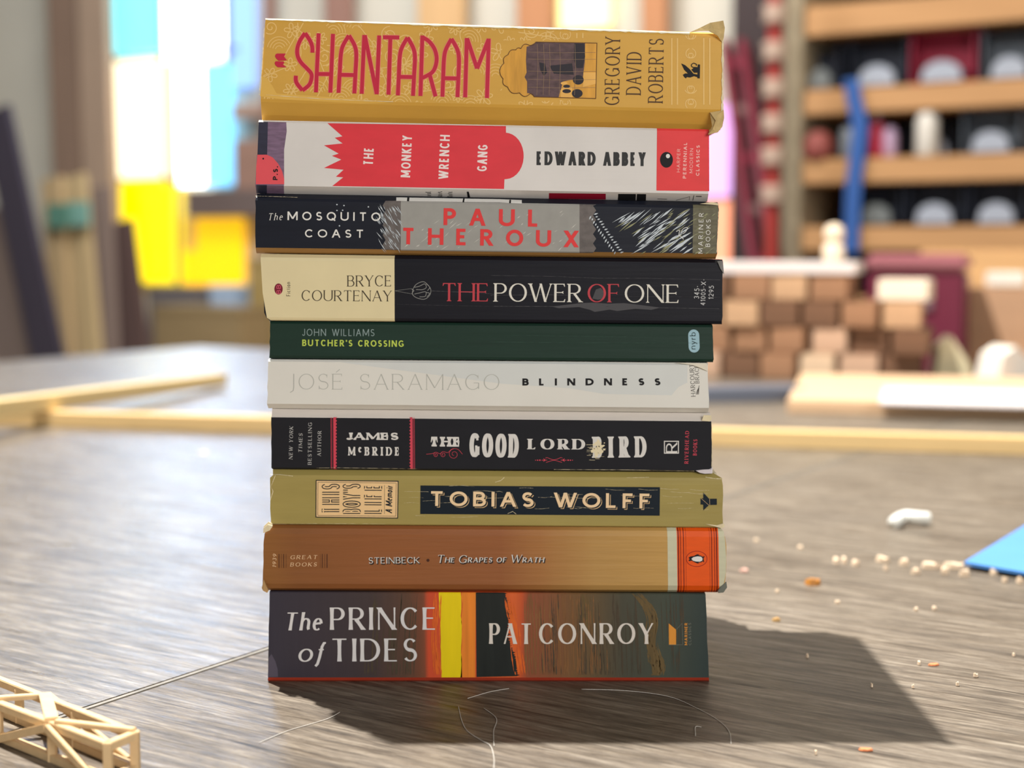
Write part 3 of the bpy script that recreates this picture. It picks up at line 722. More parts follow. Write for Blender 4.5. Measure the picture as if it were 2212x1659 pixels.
# ---- 4: cream and black paperback
d1, d2 = Z(540, 540), Z(1060, 540)
bk = pm('blue_black_cover', (19, 19, 28), .45, .22, .12, (40, 40, 300), **CRB)
B = Book(3, 'half cream, half black paperback with white and dull red serif title', bk, (569, 575, 1562, 1560), -.001,
         [(0, .0012), (.015, .0005), (.05, 0), (.12, 0), (.90, 0), (.95, .0005), (1, .0028)], .135, endl=((0, 6), (.05, 1), (.12, -3), (.5, -2), (1, 0)))
cr = B.art('cream_half', [[d1(100, 30), d1(1282, 50), d1(1282, 640), d1(190, 640), d1(150, 600), d1(112, 380)]], pm('cream_print', (224, 209, 165), var=.03), 1)
sf = dict(wt=.105, ht=.045, serif=.055, st=.03, track=.13)
B.art('author_lettering', text('BRYCE', d1(862, 323), d1(1252, 322), 97 / 4.096, **sf) + text('COURTENAY', d1(457, 450), d1(1254, 455), 95 / 4.096, **sf), pm('dark_olive_print', (66, 55, 40)), 2)
em = B.art('oval_emblem', [zs(d1, ell(253, 345, 37, 49))], pm('maroon_print', (120, 24, 44)), 2)
B.art('emblem_letters', text('BB', d1(273, 388), d1(273, 308), 38 / 4.096, wt=.14, track=.2), pm('rose_print', (214, 90, 110)), 3, parent=em)
B.art('genre_lettering', text('Fiction', d1(357, 408), d1(357, 284), 36 / 4.096, wt=.12, track=.24), pm('grey_olive_print', (74, 66, 52)), 2)
gv = []
for P in ([(1440, 350), (1470, 305), (1530, 280), (1570, 305), (1600, 350), (1590, 400), (1545, 435), (1480, 425), (1440, 395), (1440, 350)], [(1455, 330), (1500, 320), (1545, 300), (1560, 330), (1530, 350), (1470, 350)], [(1455, 390), (1500, 380), (1555, 370), (1550, 410), (1500, 415)], [(1560, 300), (1590, 330), (1570, 360)], [(1560, 375), (1590, 385), (1565, 415)], [(1430, 345), (1450, 360), (1435, 380), (1445, 400)]):
    gv += ribbon(zs(d1, sq(P)), 1.1)
gv += ribbon(zs(d1, [(1285, 360), (1430, 342)]), .5) + ribbon(zs(d1, [(1285, 362), (1440, 390)]), .5)
B.art('glove_emblem', gv, pm('pencil_grey_print', (146, 146, 142)), 1, 'thin grey line drawing of hanging gloves')
ts = dict(wt=.125, ht=.045, serif=.065, st=.03, track=.10)
DR = pm('dull_red_print', (190, 62, 72))
B.art('title_lettering_red', text('THE', d1(1697, 452), d1(2112, 455), 160 / 4.096, **ts), DR, 2); B.art('title_lettering_red', text('OF', d2(857, 462), d2(1142, 463), 162 / 4.096, **ts), DR, 2)
B.art('title_lettering', text('POWER', d2(32, 456), d2(806, 462), 162 / 4.096, **ts) + text('ONE', d2(1185, 465), d2(1668, 468), 162 / 4.096, **ts), pm('bone_print', (222, 218, 206)), 2)
B.art('code_lettering', text('345-', d2(1843, 432), d2(1849, 318), 45 / 4.096, wt=.12, track=.2) + text('41005-X-', d2(1898, 490), d2(1904, 258), 42 / 4.096, wt=.12, track=.2) + text('1295', d2(1970, 436), d2(1975, 316), 44 / 4.096, wt=.12, track=.2), pm('pale_grey_print', (196, 196, 196)), 2)
sc4 = ragged(d2, [(0, 225), (600, 235), (940, 250), (1400, 250), (2030, 265)], .15, .9, 21, 90) + ragged(d2, [(0, 402), (500, 395), (760, 405)], .2, 1.0, 22, 50) + ragged(d2, [(1180, 412), (1500, 414), (2030, 418)], .15, .7, 23, 60) + ragged(d2, [(30, 498), (520, 500), (1000, 500), (1500, 512), (2020, 520)], .2, 1.3, 24, 90) + ragged(d1, [(1600, 362), (1850, 372), (2100, 385), (2210, 398)], .2, 1.2, 25, 50) + ragged(d1, [(1300, 480), (1700, 490), (2200, 500)], .1, .5, 26, 50)
sc4 += [zs(d2, [(800, 470), (900, 465), (1040, 475), (1180, 470), (1350, 490), (1500, 510), (1420, 530), (1280, 520), (1120, 540), (1050, 528), (920, 548), (880, 530), (780, 505), (600, 515), (540, 500)]), zs(d2, [(930, 350), (975, 335), (1010, 380), (1000, 430), (950, 440), (900, 430)])]
B.art('scuff_marks', sc4, pm('scuffed_grey', (74, 73, 76), .6), 1.5)
flap(B, 'creased_corner', [(*d2(2005, 98), .0003), (*d2(2055, 95), .0006), (*d2(2064, 215), .0004), (*d2(2030, 160), .0008)], 0, pm('crease_grey', (120, 118, 114)))

# ---- 5: slim dark green paperback
e1, e2 = Z(540, 680), Z(1060, 680)
gn = pm('bottle_green_cover', (27, 51, 41), .45, .25, .08, (30, 30, 300), **CRB)
B = Book(4, 'slim bottle green paperback with small yellow-green title and pale blue pill emblem', gn, (583, 582, 1539, 1541), .0008,
         [(0, .0016), (.03, .0006), (.09, 0), (.93, 0), (1, .001)], .13)
B.art('author_lettering', text('JOHN WILLIAMS', e1(462, 186), e1(1101, 189), 62 / 4.096, wt=.105, track=.24, space=.4), pm('grey_green_print', (134, 152, 150)), 1)
B.art('title_lettering', text("BUTCHER'S CROSSING", e1(462, 276), e1(1362, 284), 57 / 4.096, wt=.20, ht=.17, track=.22, space=.36), pm('lime_print', (188, 206, 84)), 1)
pl = ell(1796, 180, 49, 50, 14, 180, 360) + ell(1800, 284, 49, 50, 14, 0, 180)
pe = B.art('pill_emblem', [zs(e2, pl)], pm('pale_blue_print', (152, 186, 198)), 1)
B.art('emblem_letters', text('nyrb', e2(1812, 306), e2(1812, 155), 50 / 4.096, wt=.13, ht=.07, serif=.0, track=.16), pm('deep_green_print', (34, 56, 56)), 2, parent=pe)
B.art('scuff_marks', ragged(e2, [(160, 180), (800, 190), (1200, 195)], .05, .4, 31, 50) + ragged(e2, [(0, 240), (900, 248), (1900, 250)], .05, .45, 32, 70), pm('scuffed_green', (60, 92, 78)), .8)

# ---- 6: off-white paperback, ghost grey author
ow = pm('off_white_cover', (222, 219, 210), .5, .3, .03, (30, 30, 30), bump=.12, bscale=(14, 14, 200), bdist=.0004)
B = Book(5, 'off-white paperback with faint grey author capitals and small bold black title', ow, (579, 577, 1529, 1532), 0,
         [(0, .004), (.03, .0028), (.11, 0), (.96, 0), (1, .0012)], .13)
B.art('laminate_patch', [[e1(800, 420), e1(1400, 500), e2(100, 610), e2(700, 650), e2(1000, 700), e2(1600, 712), e2(1660, 640), e2(1740, 600), e2(1740, 440), e2(1000, 425), e1(2100, 412)]], pm('cool_white_laminate', (210, 212, 208)), .6)
jf = dict(wt=.055, ht=.03, serif=.05, st=.02, track=.22, space=.5)
B.art('author_lettering', text([('j', 1), ('OSÉ SARAMAGO', 1)], e1(352, 660), e2(76, 664), 138 / 4.096, **jf), pm('ghost_grey_print', (178, 178, 170)), 1.2)
B.art('title_lettering', text('BLINDNESS', e2(280, 626), e2(1502, 624), 63 / 4.096, wt=.30, ht=.24, track=.95), INK, 1.5)
B.art('publisher_lettering', text('HARCOURT', e2(1812, 722), e2(1796, 436), 38 / 4.096, wt=.12, ht=.07, serif=.05, track=.18) + text('BRACE', e2(1846, 606), e2(1840, 446), 36 / 4.096, wt=.12, ht=.07, serif=.05, track=.18) + sum([ribbon(zs(e2, sq([(1818 + 7 * k, 705), (1826 + 5 * k, 675), (1840 + k, 645 - 4 * k), (1846, 628)])), .8) for k in range(4)], []), pm('brown_black_print', (66, 60, 54)), 1.5)
flap(B, 'torn_corner', [(*e2(1640, 424), .0003), (*e2(1760, 426), .0006), (*e2(1915, 430), .0009), (*e2(1918, 500), .0004), (*e2(1860, 470), .0012), (*e2(1790, 446), .0006)], 0, pm('torn_white', (226, 218, 200), .8))

# ---- 7: black paperback with wood-type title
g1, g2 = Z(540, 870), Z(1060, 870)
b7 = pm('soft_black_cover', (30, 30, 35), .6, .18, .08, (60, 60, 200), bump=.12, bscale=(14, 14, 300), bdist=.0004)
wb = pm('chalk_white_cover', (214, 206, 198), .6, .2, .06, (30, 30, 200))
B = Book(6, 'black paperback with white wood-type title, red ornament lines and a white top edge', b7, (586, 587, 1537, 1538), .0008,
         [(0, .0012), (.03, 0), (.872, 0), (.885, .0003), (1, .0042)], .135, bands=[(.872, 1.0, wb)], top=wb)
GW = pm('grey_white_print', (200, 198, 194))
ri = dict(wt=.14, ht=.05, serif=.05, st=.04, track=.26)
B.art('blurb_lettering', text('NEW YORK', g1(376, 502), g1(382, 208), 32 / 4.096, slant=.18, **ri) + text('TIMES', g1(461, 442), g1(465, 270), 32 / 4.096, slant=.18, **ri) + text('BESTSELLING', g1(544, 548), g1(548, 175), 32 / 4.096, **ri) + text('AUTHOR', g1(628, 473), g1(632, 250), 32 / 4.096, **ri), GW, 1)
R7 = pm('rose_red_print', (206, 66, 84))
rl = []
for x0, x1, sg in ((716, 737, 1), (1455, 1439, -1)):
    y0, y1 = 128, 588
    rl += ribbon(zs(g1, [(x0, y0), (x0 + 4, y1)]), .7) + ribbon(zs(g1, [(x0 + sg * 8, y0), (x0 + sg * 8 + 4, y1)]), .7)
    E = [(x1, y0), (x1 + 4, y1)]
    n = 66
    for k in range(n + 1):
        y = y1 + (y0 - y1) * k / n; E.append((x1 + 2 + sg * (17 + 13 * (.5 + .5 * cos(k * 2 * pi / 4.1)) ** .6), y))
    rl.append(zs(g1, E))
B.art('ornament_lines', rl, R7, 1, 'rose red rules with scalloped bands')
WT = pm('wood_type_print', (216, 212, 206), var=.05, sc=(400, 400, 400))
sl = dict(st=.2)
B.art('author_lettering', text('JAMES', g1(850, 328), g1(1314, 329), 64 / 4.096, wt=.34, ht=.17, serif=.10, st=.18, track=.10) + text([('M', 1), ('C', .62, .36), ('BRIDE', 1)], g1(868, 466), g1(1322, 468), 76 / 4.096, wt=.20, ht=.10, serif=.06, st=.09, track=.40), WT, 1)
B.art('title_lettering', text('THE', g1(1592, 386), g1(1860, 389), 86 / 4.096, wt=.26, ht=.15, serif=.14, st=.17, track=.22) + text('GOOD', g1(1940, 478), g2(247, 486), 208 / 4.096, wt=.185, ht=.085, serif=.03, st=.05, track=.16) + text('LORD', g2(330, 411), g2(836, 413), 92 / 4.096, wt=.36, ht=.06, serif=.10, st=.05, track=.22) + text('BIRD', g2(905, 487), g2(1380, 482), 186 / 4.096, wt=.20, ht=.08, serif=.05, st=.06, track=.38), WT, 1)
cu = []
for cx, cy, r in ((1645, 460, 22), (1710, 458, 26), (1805, 455, 48)):
    cu += ribbon(zs(g1, [(cx + r * (1 - i / 34) * cos(radians(-90 - 20 * i)), cy + r * (1 - i / 34) * sin(radians(-90 - 20 * i))) for i in range(28)]), .75)
cu += ribbon(zs(g1, sq([(1560, 455), (1610, 450), (1645, 438), (1680, 450), (1710, 432), (1750, 440), (1790, 408), (1840, 412), (1880, 455)])), .8)
B.art('red_flourish', cu, R7, 1.2); cu = []
for sg in (1, -1):
    cx = 560
    cu += ribbon(zs(g2, sq([(cx, 505), (cx + sg * 30, 498), (cx + sg * 60, 485), (cx + sg * 75, 490)])), .9) + ribbon(zs(g2, sq([(cx, 508), (cx + sg * 40, 518), (cx + sg * 70, 528)])), .9) + ribbon(zs(g2, [(cx + sg * 60, 507), (cx + sg * 110, 508)]), 1.1)
    cu += [zs(g2, [(cx + sg * 70, 507), (cx + sg * 95, 492), (cx + sg * 88, 507), (cx + sg * 95, 522)])] + [zs(g2, ell(cx + sg * d, 508, r, r, 8)) for d, r in ((125, 7), (145, 6), (163, 4))]
B.art('red_ornament', cu, R7, 1.2, stuff=True); cu = []
cu += text('RIVERHEAD', g2(1748, 538), g2(1755, 250), 34 / 4.096, wt=.16, ht=.08, serif=.05, st=.06, track=.3) + text('BOOKS', g2(1823, 466), g2(1828, 325), 34 / 4.096, wt=.16, ht=.08, serif=.05, st=.06, track=.3)
B.art('publisher_lettering', cu, R7, 1.2)
B.art('publisher_emblem', ribbon(zs(g2, [(1537, 341), (1661, 341), (1661, 446), (1537, 446), (1537, 341)]), 2.0) + text('R', g2(1650, 442), g2(1650, 352), 100 / 4.096, wt=.14, ht=.09, serif=.03), WT, 1, 'white square frame around a letter')
r_ = random.Random(5); tp = []
for k in range(46):
    cx, cy = r_.gauss(955, 22), r_.gauss(398, 38); cx += (398 - cy) * .12
    R_ = r_.uniform(6, 22); tp.append(zs(g2, [(cx + R_ * r_.uniform(.6, 1.2) * cos(radians(a)), cy + .8 * R_ * r_.uniform(.6, 1.2) * sin(radians(a))) for a in range(0, 360, 40)]))
for k in range(16):
    y = r_.uniform(370, 510); x = r_.uniform(840, 960); tp += ribbon(zs(g2, [(x, y), (x + r_.uniform(30, 110), y + r_.uniform(-3, 3))]), r_.uniform(.3, .8))
B.art('torn_patch', tp, CREAM, 2, 'rough cream patch where the cover is torn')
B.art('worn_edge', ragged(g1, [(590, 577), (760, 575), (1300, 582), (1500, 586)], .0, .7, 41, 60) + ragged(g2, [(560, 590), (1200, 594), (1800, 604)], .1, 1.1, 42, 60) + ragged(g2, [(1956, 200), (1958, 400), (1954, 590)], .2, 1.2, 43, 24), CREAM, 2)
flap(B, 'torn_corner', [(*g2(1815, 600), .0004), (*g2(1880, 592), .0008), (*g2(1950, 590), .0008), (*g2(1962, 560), .0004), (*g2(1962, 626), .0006), (*g2(1890, 628), .0006), (*g2(1850, 620), .0005)], 0, pm('torn_lilac_white', (214, 206, 210), .8))
flap(B, 'chafed_corner', [(*g2(1868, 158), .0004), (*g2(1885, 110), .0004), (*g2(1950, 112), .0006), (*g2(1956, 150), .0006), (*g2(1935, 166), .0004)], 0, CREAM)

# ---- 8: olive gold paperback
h1, h2 = Z(540, 1000), Z(1060, 1000)
ol = pm('olive_gold_cover', (160, 143, 80), .5, .3, .06, (40, 40, 160), bump=.3, bscale=(20, 20, 420), bdist=.0005)
B = Book(7, 'creased olive gold paperback with peach title box and dark author panel', ol, (585, 584, 1556, 1564), 0,
         [(0, .0006), (.02, 0), (.78, 0), (.86, .0001), (.91, .0003), (1, .003)], .135, endr=((0, -2), (.5, 1), (.8, 4), (.92, 2), (1, -16)), endl=((0, 2), (.4, -1), (.85, -2), (.92, 6), (1, 2)))
PE = pm('peach_print', (236, 198, 144)); N8 = pm('blue_black_print', (18, 29, 39), .5, .2)
tb = B.art('title_box', [zs(h1, [(582, 150), (1315, 158), (1310, 492), (580, 483)])], N8, 1, 'peach title box with a dark double outline')
B.art('title_box_line', [zs(h1, [(590, 158), (1307, 166), (1302, 484), (588, 475)])], PE, 1.5, parent=tb)
B.art('title_box_inner_line', ribbon(zs(h1, [(602, 170), (1294, 178), (1290, 471), (600, 464), (602, 170)]), .8), N8, 2, parent=tb)
for nme, gw, m_, ly in (('title_outline', .05, N8, 2), ('title_fill', -.058, PE, 2.6)):
    o_ = dict(wt=.135, ht=.135, track=.36, grow=gw)
    B.art(nme, text('THIS', h1(791, 447), h1(791, 188), 152 / 4.096, **o_) + text("BOY'S", h1(976, 447), h1(976, 188), 152 / 4.096, **dict(o_, track=.22)) + text('LIFE', h1(1164, 447), h1(1166, 194), 152 / 4.096, **o_), m_, ly, parent=tb)
B.art('subtitle_lettering', ribbon(zs(h1, [(1191, 196), (1190, 450)]), .7) + text('A Memoir', h1(1256, 447), h1(1262, 200), 58 / 4.096, wt=.16, slant=.22, track=.12, space=.3), N8, 2, parent=tb)
ap = B.art('author_panel', [[h1(1508, 199), h2(1498, 214), h2(1495, 467), h1(1506, 452)]], N8, 1)
tw = dict(wt=.205, ht=.175, track=.26, space=.42)
p0, p1 = h1(1588, 379), h2(1416, 402)
B.art('author_shadow_line', text('TOBIAS WOLFF', p0, p1, 130 / 4.096, shift=(3.6, 3.2), **tw), PE, 1.6, parent=ap)
B.art('author_shadow_gap', text('TOBIAS WOLFF', p0, p1, 130 / 4.096, shift=(2.4, 2.1), grow=.012, **tw), N8, 2.2, parent=ap)
B.art('author_lettering', text('TOBIAS WOLFF', p0, p1, 130 / 4.096, **tw), pm('light_peach_print', (240, 208, 164)), 2.8, parent=ap)
B.art('publisher_emblem', [zs(h2, [(1880, 260), (1932, 316), (2001, 316), (2001, 371), (1932, 373), (1880, 421), (1880, 370), (1856, 368), (1856, 312), (1880, 313)])], N8, 1)
B.art('publisher_emblem_line', ribbon(zs(h2, [(1860, 312), (1932, 375)]), .5) + ribbon(zs(h2, [(1936, 318), (1938, 372)]), .5), PE, 1.5)
r_ = random.Random(9); cl = []
for y, n in ((300, 7), (345, 4), (385, 8), (245, 3), (205, 2), (465, 2)):
    for k in range(n):
        x = r_.uniform(1300, 4000); ln = r_.uniform(40, 260); yy = y + (x - 1300) * .008 + r_.uniform(-10, 10)
        cl += ragged(h1, [(x, yy), (x + ln * .5, yy + r_.uniform(-6, 6)), (x + ln, yy + r_.uniform(-6, 6))], .05, .55, k * 7 + y, 14)
for k in range(9):
    x = r_.uniform(2650, 4050); y = r_.uniform(205, 300); cl += ragged(h1, [(x, y + 12), (x + 90, y + 22), (x + 170, y + 20)], .1, .6, k + 300, 12)
cl = [q for q in cl if all(p[0] < 1560 for p in q)]
cl += ragged(h1, [(180, 100), (260, 102), (380, 116)], .2, 1.2, 51, 16) + ragged(h1, [(225, 110), (205, 160), (185, 210), (205, 250), (180, 330)], .3, 1.5, 52, 30) + ragged(h1, [(180, 540), (600, 535), (1200, 538)], 0, .7, 53, 50)
cl += ragged(h2, [(40, 170), (90, 155), (120, 128)], .4, 1.4, 54, 10) + ragged(h2, [(150, 448), (195, 428), (225, 452)], .3, 1.0, 55, 10) + ragged(h2, [(1900, 124), (1980, 138), (2060, 140)], .4, 1.8, 56, 16) + ragged(h2, [(1200, 130), (1350, 128), (1400, 126)], .2, 1.0, 57, 14)
B.art('crease_marks', cl, CREAM, 3.4, 'cream crease and scuff marks')
flap(B, 'frayed_corner', [(*h1(130, 600), .0003), (*h1(122, 560), .0006), (*h1(165, 520), .0012), (*h1(200, 540), .0008), (*h1(195, 570), .001), (*h1(160, 605), .0006)], 0, CREAM)
flap(B, 'frayed_corner', [(*h2(1900, 540), .0003), (*h2(2000, 552), .0005), (*h2(2060, 535), .001), (*h2(2072, 560), .0006), (*h2(2050, 580), .0006)], 0, CREAM)

# ---- 9: brown-to-tan paperback with orange end band
i1, i2 = Z(540, 1120), Z(1060, 1120)
B = Book(8, 'brown paperback fading to tan with an orange band and penguin emblem at the end', pm('plain_brown_cover', (150, 96, 48)), (570, 567, 1567, 1566), -.002,
         [(0, .0042), (.05, .0014), (.13, 0), (.88, 0), (.96, .0010), (1, .003)], .138, endr=((0, -8), (.15, 0), (.5, 4), (.85, 1), (1, -10)), endl=((0, 2), (.2, 0), (.85, 0), (1, 8)))
gm = mat('brown_fade_cover', (150, 90, 45), .48, .3, .06, (30, 30, 500), bump=.45, bscale=(22, 22, 420), bdist=.0006,
         ramp=[(B.ox(566), (140, 92, 44)), (B.ox(640), (134, 84, 44)), (B.ox(800), (144, 88, 48)), (B.ox(1080), (150, 92, 52)), (B.ox(1160), (166, 112, 62)), (B.ox(1290), (184, 142, 82)), (B.ox(1441), (192, 150, 84)), (B.ox(1570), (196, 156, 90))])
B.cover.data.materials[0] = gm
PB = pm('apricot_print', (236, 200, 158)); DB = pm('dark_brown_print', (70, 34, 18))
it = dict(wt=.15, ht=.07, serif=.05, st=.04, slant=.2)
B.art('series_lettering', text('1939', i1(230, 436), i1(236, 314), 32 / 4.096, track=.22, **it) + text('GREAT', i1(356, 360), i1(596, 358), 34 / 4.096, track=.3, **it) + text('BOOKS', i1(356, 424), i1(592, 423), 34 / 4.096, track=.3, **it), PB, 1)
B.art('series_rules', sum([ribbon(zs(i1, [(x, 314), (x, 437)]), w) for x, w in ((257, 1.6), (278, .7), (298, 1.6), (320, .7), (622, .5), (640, 1.5), (661, .7), (682, 1.8))], []), DB, 1)
sh = pm('soft_black_shadow_print', (52, 36, 26))
s9 = dict(wt=.13, ht=.06, serif=.05, st=.035, track=.14)
for nme, kw, m_, ly in (('title_drop_shadow', dict(shift=(1.6, 2.2), grow=.14), sh, 1), ('title_lettering', {}, WHITE, 2)):
    B.art(nme, text('STEINBECK', i1(1050, 398), i1(1500, 395), 54 / 4.096, **dict(s9, **kw)) + text([('T', 1.28, -.06), ('HE', .8), (' ', 1), ('G', 1.3, -.12), ('RAPES', .8), (' ', 1), ('OF', .8), (' ', 1), ('W', 1.25, -.02), ('RATH', .8)], i1(1652, 388), i2(474, 387), 54 / 4.096, **dict(s9, wt=.15, slant=.18, space=.26, **kw)), m_, ly)
B.art('bullet', [zs(i1, ell(1575, 370, 14, 14, 14))], DB, 1)
B.art('pale_end', [[i2(1557, 62), i2(2030, 70), i2(2058, 110), i2(2074, 200), i2(2084, 350), i2(2080, 480), i2(2062, 580), i2(2030, 658), i2(1562, 655)]], pm('sage_white_print', (204, 200, 170), var=.06, sc=(60, 60, 400)), 1)
ob = B.art('orange_band', [zs(i2, [(1640, 62), (2006, 70), (2012, 660), (1645, 656)])], pm('orange_print', (234, 88, 14), var=.06, sc=(100, 100, 500)), 1.5, 'orange band with dark red rules and a penguin emblem')
B.art('band_rules', sum([ribbon(zs(i2, [(x, 64), (x + 4, 658)]), w) for x, w in ((1652, 2.4), (1672, 1.4), (1698, 1.8), (1718, .6), (1928, .6), (1946, 1.8), (1970, 1.4), (1990, 2.4))], []), pm('oxblood_print', (112, 22, 10)), 2, parent=ob)
B.art('emblem_ring', ribbon(zs(i2, [(1822 + 93 * cos(radians(a)) * (1 if abs(cos(radians(a))) < .9 else .99), 357 + 68 * sin(radians(a))) for a in range(0, 361, 10)]), 1.3), pm('emblem_red_print', (150, 20, 12)), 2.2, parent=ob)
B.art('emblem_bird', [zs(i2, P) for P in ([(1750, 345), (1768, 335), (1790, 332), (1830, 322), (1865, 330), (1882, 345), (1885, 372), (1862, 388), (1825, 392), (1795, 382), (1775, 372), (1762, 378), (1748, 372), (1760, 360)], [(1800, 330), (1825, 316), (1848, 318), (1830, 328)], [(1800, 385), (1830, 398), (1846, 396), (1828, 386)], [(1872, 340), (1892, 330), (1888, 348)], [(1872, 378), (1890, 388), (1886, 370)])], INK, 2.4, parent=ob)
B.art('emblem_bird_belly', [zs(i2, [(1776, 356), (1792, 342), (1830, 334), (1862, 338), (1874, 352), (1872, 372), (1850, 382), (1815, 380), (1788, 372)])], WHITE, 2.8, parent=ob)
flap(B, 'frayed_corner', [(*i1(118, 130), .0003), (*i1(118, 85), .0006), (*i1(160, 55), .0012), (*i1(200, 65), .0006), (*i1(175, 105), .0008)], 0, CREAM)
flap(B, 'curled_corner', [(*i1(105, 615), .0004), (*i1(120, 540), .0008), (*i1(150, 600), .0012), (*i1(165, 640), .0004), (*i1(152, 658), .0006), (*i1(115, 640), .0008)], 0, pm('curl_brown', (176, 140, 92), .7))
flap(B, 'curled_corner', [(*i2(2010, 640), .0004), (*i2(2040, 600), .0004), (*i2(2085, 560), .0005), (*i2(2092, 610), .0003), (*i2(2060, 655), .0003), (*i2(2015, 660), .0006)], 0, pm('curl_grey', (110, 112, 102), .7))

# ---- 10: thick paperback with painted sunset spine, at the bottom
j1, j2 = Z(540, 1260), Z(1060, 1260)
rb = pm('brick_red_cover', (170, 60, 38), .45, .35, .05, (30, 30, 30))
B = Book(9, 'thick paperback with painted sunset spine and white flared title, bottom of the stack', rb, (582, 578, 1524, 1532), 0,
         [(0, .002), (.02, .0008), (.055, 0), (.99, 0), (1, .0004)], .135)
gm = mat('painted_spine_cover', (60, 50, 55), .48, .35, .05, (500, 500, 20), bump=.1, bscale=(14, 14, 300), bdist=.0004,
         ramp=[(B.ox(570), (50, 47, 60)), (B.ox(690), (58, 50, 57)), (B.ox(800), (66, 54, 54)), (B.ox(880), (92, 64, 48)), (B.ox(920), (124, 70, 46)), (B.ox(930), (204, 76, 42)), (B.ox(1032), (214, 86, 40)), (B.ox(1112), (216, 98, 44)), (B.ox(1130), (196, 84, 42)), (B.ox(1142), (144, 78, 50)), (B.ox(1240), (116, 84, 50)), (B.ox(1290), (96, 78, 52)), (B.ox(1350), (72, 70, 56)), (B.ox(1440), (66, 72, 60)), (B.ox(1536), (42, 56, 54))])
B.cover.data.materials[0] = gm
me = B.cover.data; me.materials.append(rb)
for p in me.polygons:
    c = p.center + B.root.location
    t = (c.z - B.b0 - B.b1 * c.x) / B.H
    if t < .056 and c.y < .01: p.material_index = len(me.materials) - 1
rr = random.Random(4)
def edge(x0, x1, y0, y1, n, a): return [(x0 + (x1 - x0) * k / n + rr.uniform(-a, a), y0 + (y1 - y0) * k / n) for k in range(n + 1)]
B.art('yellow_stripe', [zs(j1, edge(1672, 1698, 70, 832, 14, 4) + edge(1872, 1868, 832, 70, 14, 6))], pm('yellow_print', (234, 206, 6), var=.05, sc=(300, 300, 30)), 1)
B.art('orange_stripe', [zs(j1, edge(1874, 1868, 70, 832, 14, 8) + [(1992, 832), (1998, 70)])], pm('tangerine_print', (232, 132, 42), var=.12, sc=(700, 700, 20)), 1)
E = []
for k in range(75):
    u = k / 74; x = 120 + 105 * u + (18 * sin(u * 9)) + (rr.uniform(4, 26) if k % 2 else -rr.uniform(0, 10)); E.append(j2(x, 822 - (822 - 80) * (1 - u)))
B.art('dark_stripe', [[j1(1998, 66)] + [j1(2000, 72)] + E + [j1(2004, 830)]], pm('forest_black_print', (30, 34, 31), var=.25, sc=(300, 300, 30)), 1)
def strands(f, path, n, spread, ln, w, seed, ylo=75, yhi=820):
    r_ = random.Random(seed); out = []; P = smooth_pts(path, 12)
    for _ in range(n):
        i = r_.randrange(len(P)); o_ = r_.gauss(0, spread); m_ = max(2, int(r_.uniform(*ln)))
        Q = [(x + o_, y) for x, y in P[i:i + m_] if ylo < y < yhi]
        if len(Q) > 2:
            k_ = len(Q) - 1; out += ribbon(zs(f, Q), [max(.15, r_.uniform(*w) * sin(pi * (j + .4) / (k_ + .8))) for j in range(len(Q))])
    return out
def vpath(x0, x1): return [(x0 + (x1 - x0) * .0, 80), (x0 + (x1 - x0) * .3, 300), (x0 + (x1 - x0) * .7, 560), (x1, 820)]
B.art('ochre_strokes', strands(j2, [(1290, 80), (1390, 200), (1435, 340), (1420, 520), (1455, 660), (1470, 820)], 120, 26, (8, 30), (1, 4), 1) + strands(j2, [(1420, 520), (1450, 640), (1480, 720), (1460, 820)], 70, 30, (6, 20), (1, 4), 5) + strands(j2, [(840, 80), (850, 200), (850, 330), (840, 440)], 50, 24, (6, 20), (1, 3.5), 2), pm('ochre_print', (104, 84, 50), var=.2, sc=(500, 500, 30)), 1, 'ochre painted brush strokes', stuff=True)
B.art('brown_strokes', sum([strands(j2, vpath(x, x + 20), 26, 40, (6, 26), (.6, 2.6), x) for x in (330, 450, 560, 660, 760, 900)], []), pm('russet_print', (134, 92, 54), var=.2), 1.2, 'russet painted brush strokes', stuff=True)
B.art('dark_strokes', sum([strands(j2, vpath(x, x + 30), 22, 40, (6, 26), (.6, 2.6), x) for x in (520, 800, 960, 1120, 1250, 1600)], []) + sum([strands(j1, vpath(x + 10, x - 40), 22, 34, (6, 26), (.8, 3), x) for x in (1100, 1300, 1440)], []), pm('umber_stroke_print', (78, 66, 50), var=.2), 1.4, 'umber painted brush strokes', stuff=True)
B.art('flame_strokes', strands(j2, [(150, 90), (175, 250), (215, 400), (230, 600), (260, 820)], 46, 22, (6, 22), (.8, 3.2), 9) + strands(j1, [(1660, 80), (1650, 300), (1640, 560), (1660, 820)], 40, 16, (6, 22), (.8, 3), 10), pm('flame_print', (226, 104, 36), var=.2), 1.3, 'flame orange painted brush strokes', stuff=True)
fp = dict(wt=.155, ht=.055, flare=.28, track=.17)
B.art('title_lettering', text('PRINCE', j1(710, 411), j1(1652, 410), 197 / 4.096, **fp) + text('TIDES', j1(714, 691), j1(1480, 690), 202 / 4.096, **fp) + text('The', j1(296, 416), j1(646, 416), 158 / 4.096, wt=.16, ht=.06, slant=.16, flare=.2, track=.14) + text('of', j1(420, 694), j1(672, 694), 170 / 4.096, wt=.15, ht=.06, slant=.16, track=.10), pm('silver_white_print', (218, 214, 212)), 2)
B.art('author_lettering', text('PAT', j1(2118, 535), j2(368, 537), 182 / 4.096, **fp) + text('CONROY', j2(427, 537), j2(1445, 536), 184 / 4.096, **fp), pm('ivory_print', (222, 212, 200)), 2)
B.art('publisher_emblem', [zs(j2, [(1575, 354), (1640, 410), (1640, 543), (1577, 543)])] + text('MARINER', j2(1740, 546), j2(1740, 350), 25 / 4.096, wt=.2, track=.25), pm('marigold_print', (222, 146, 54)), 2)
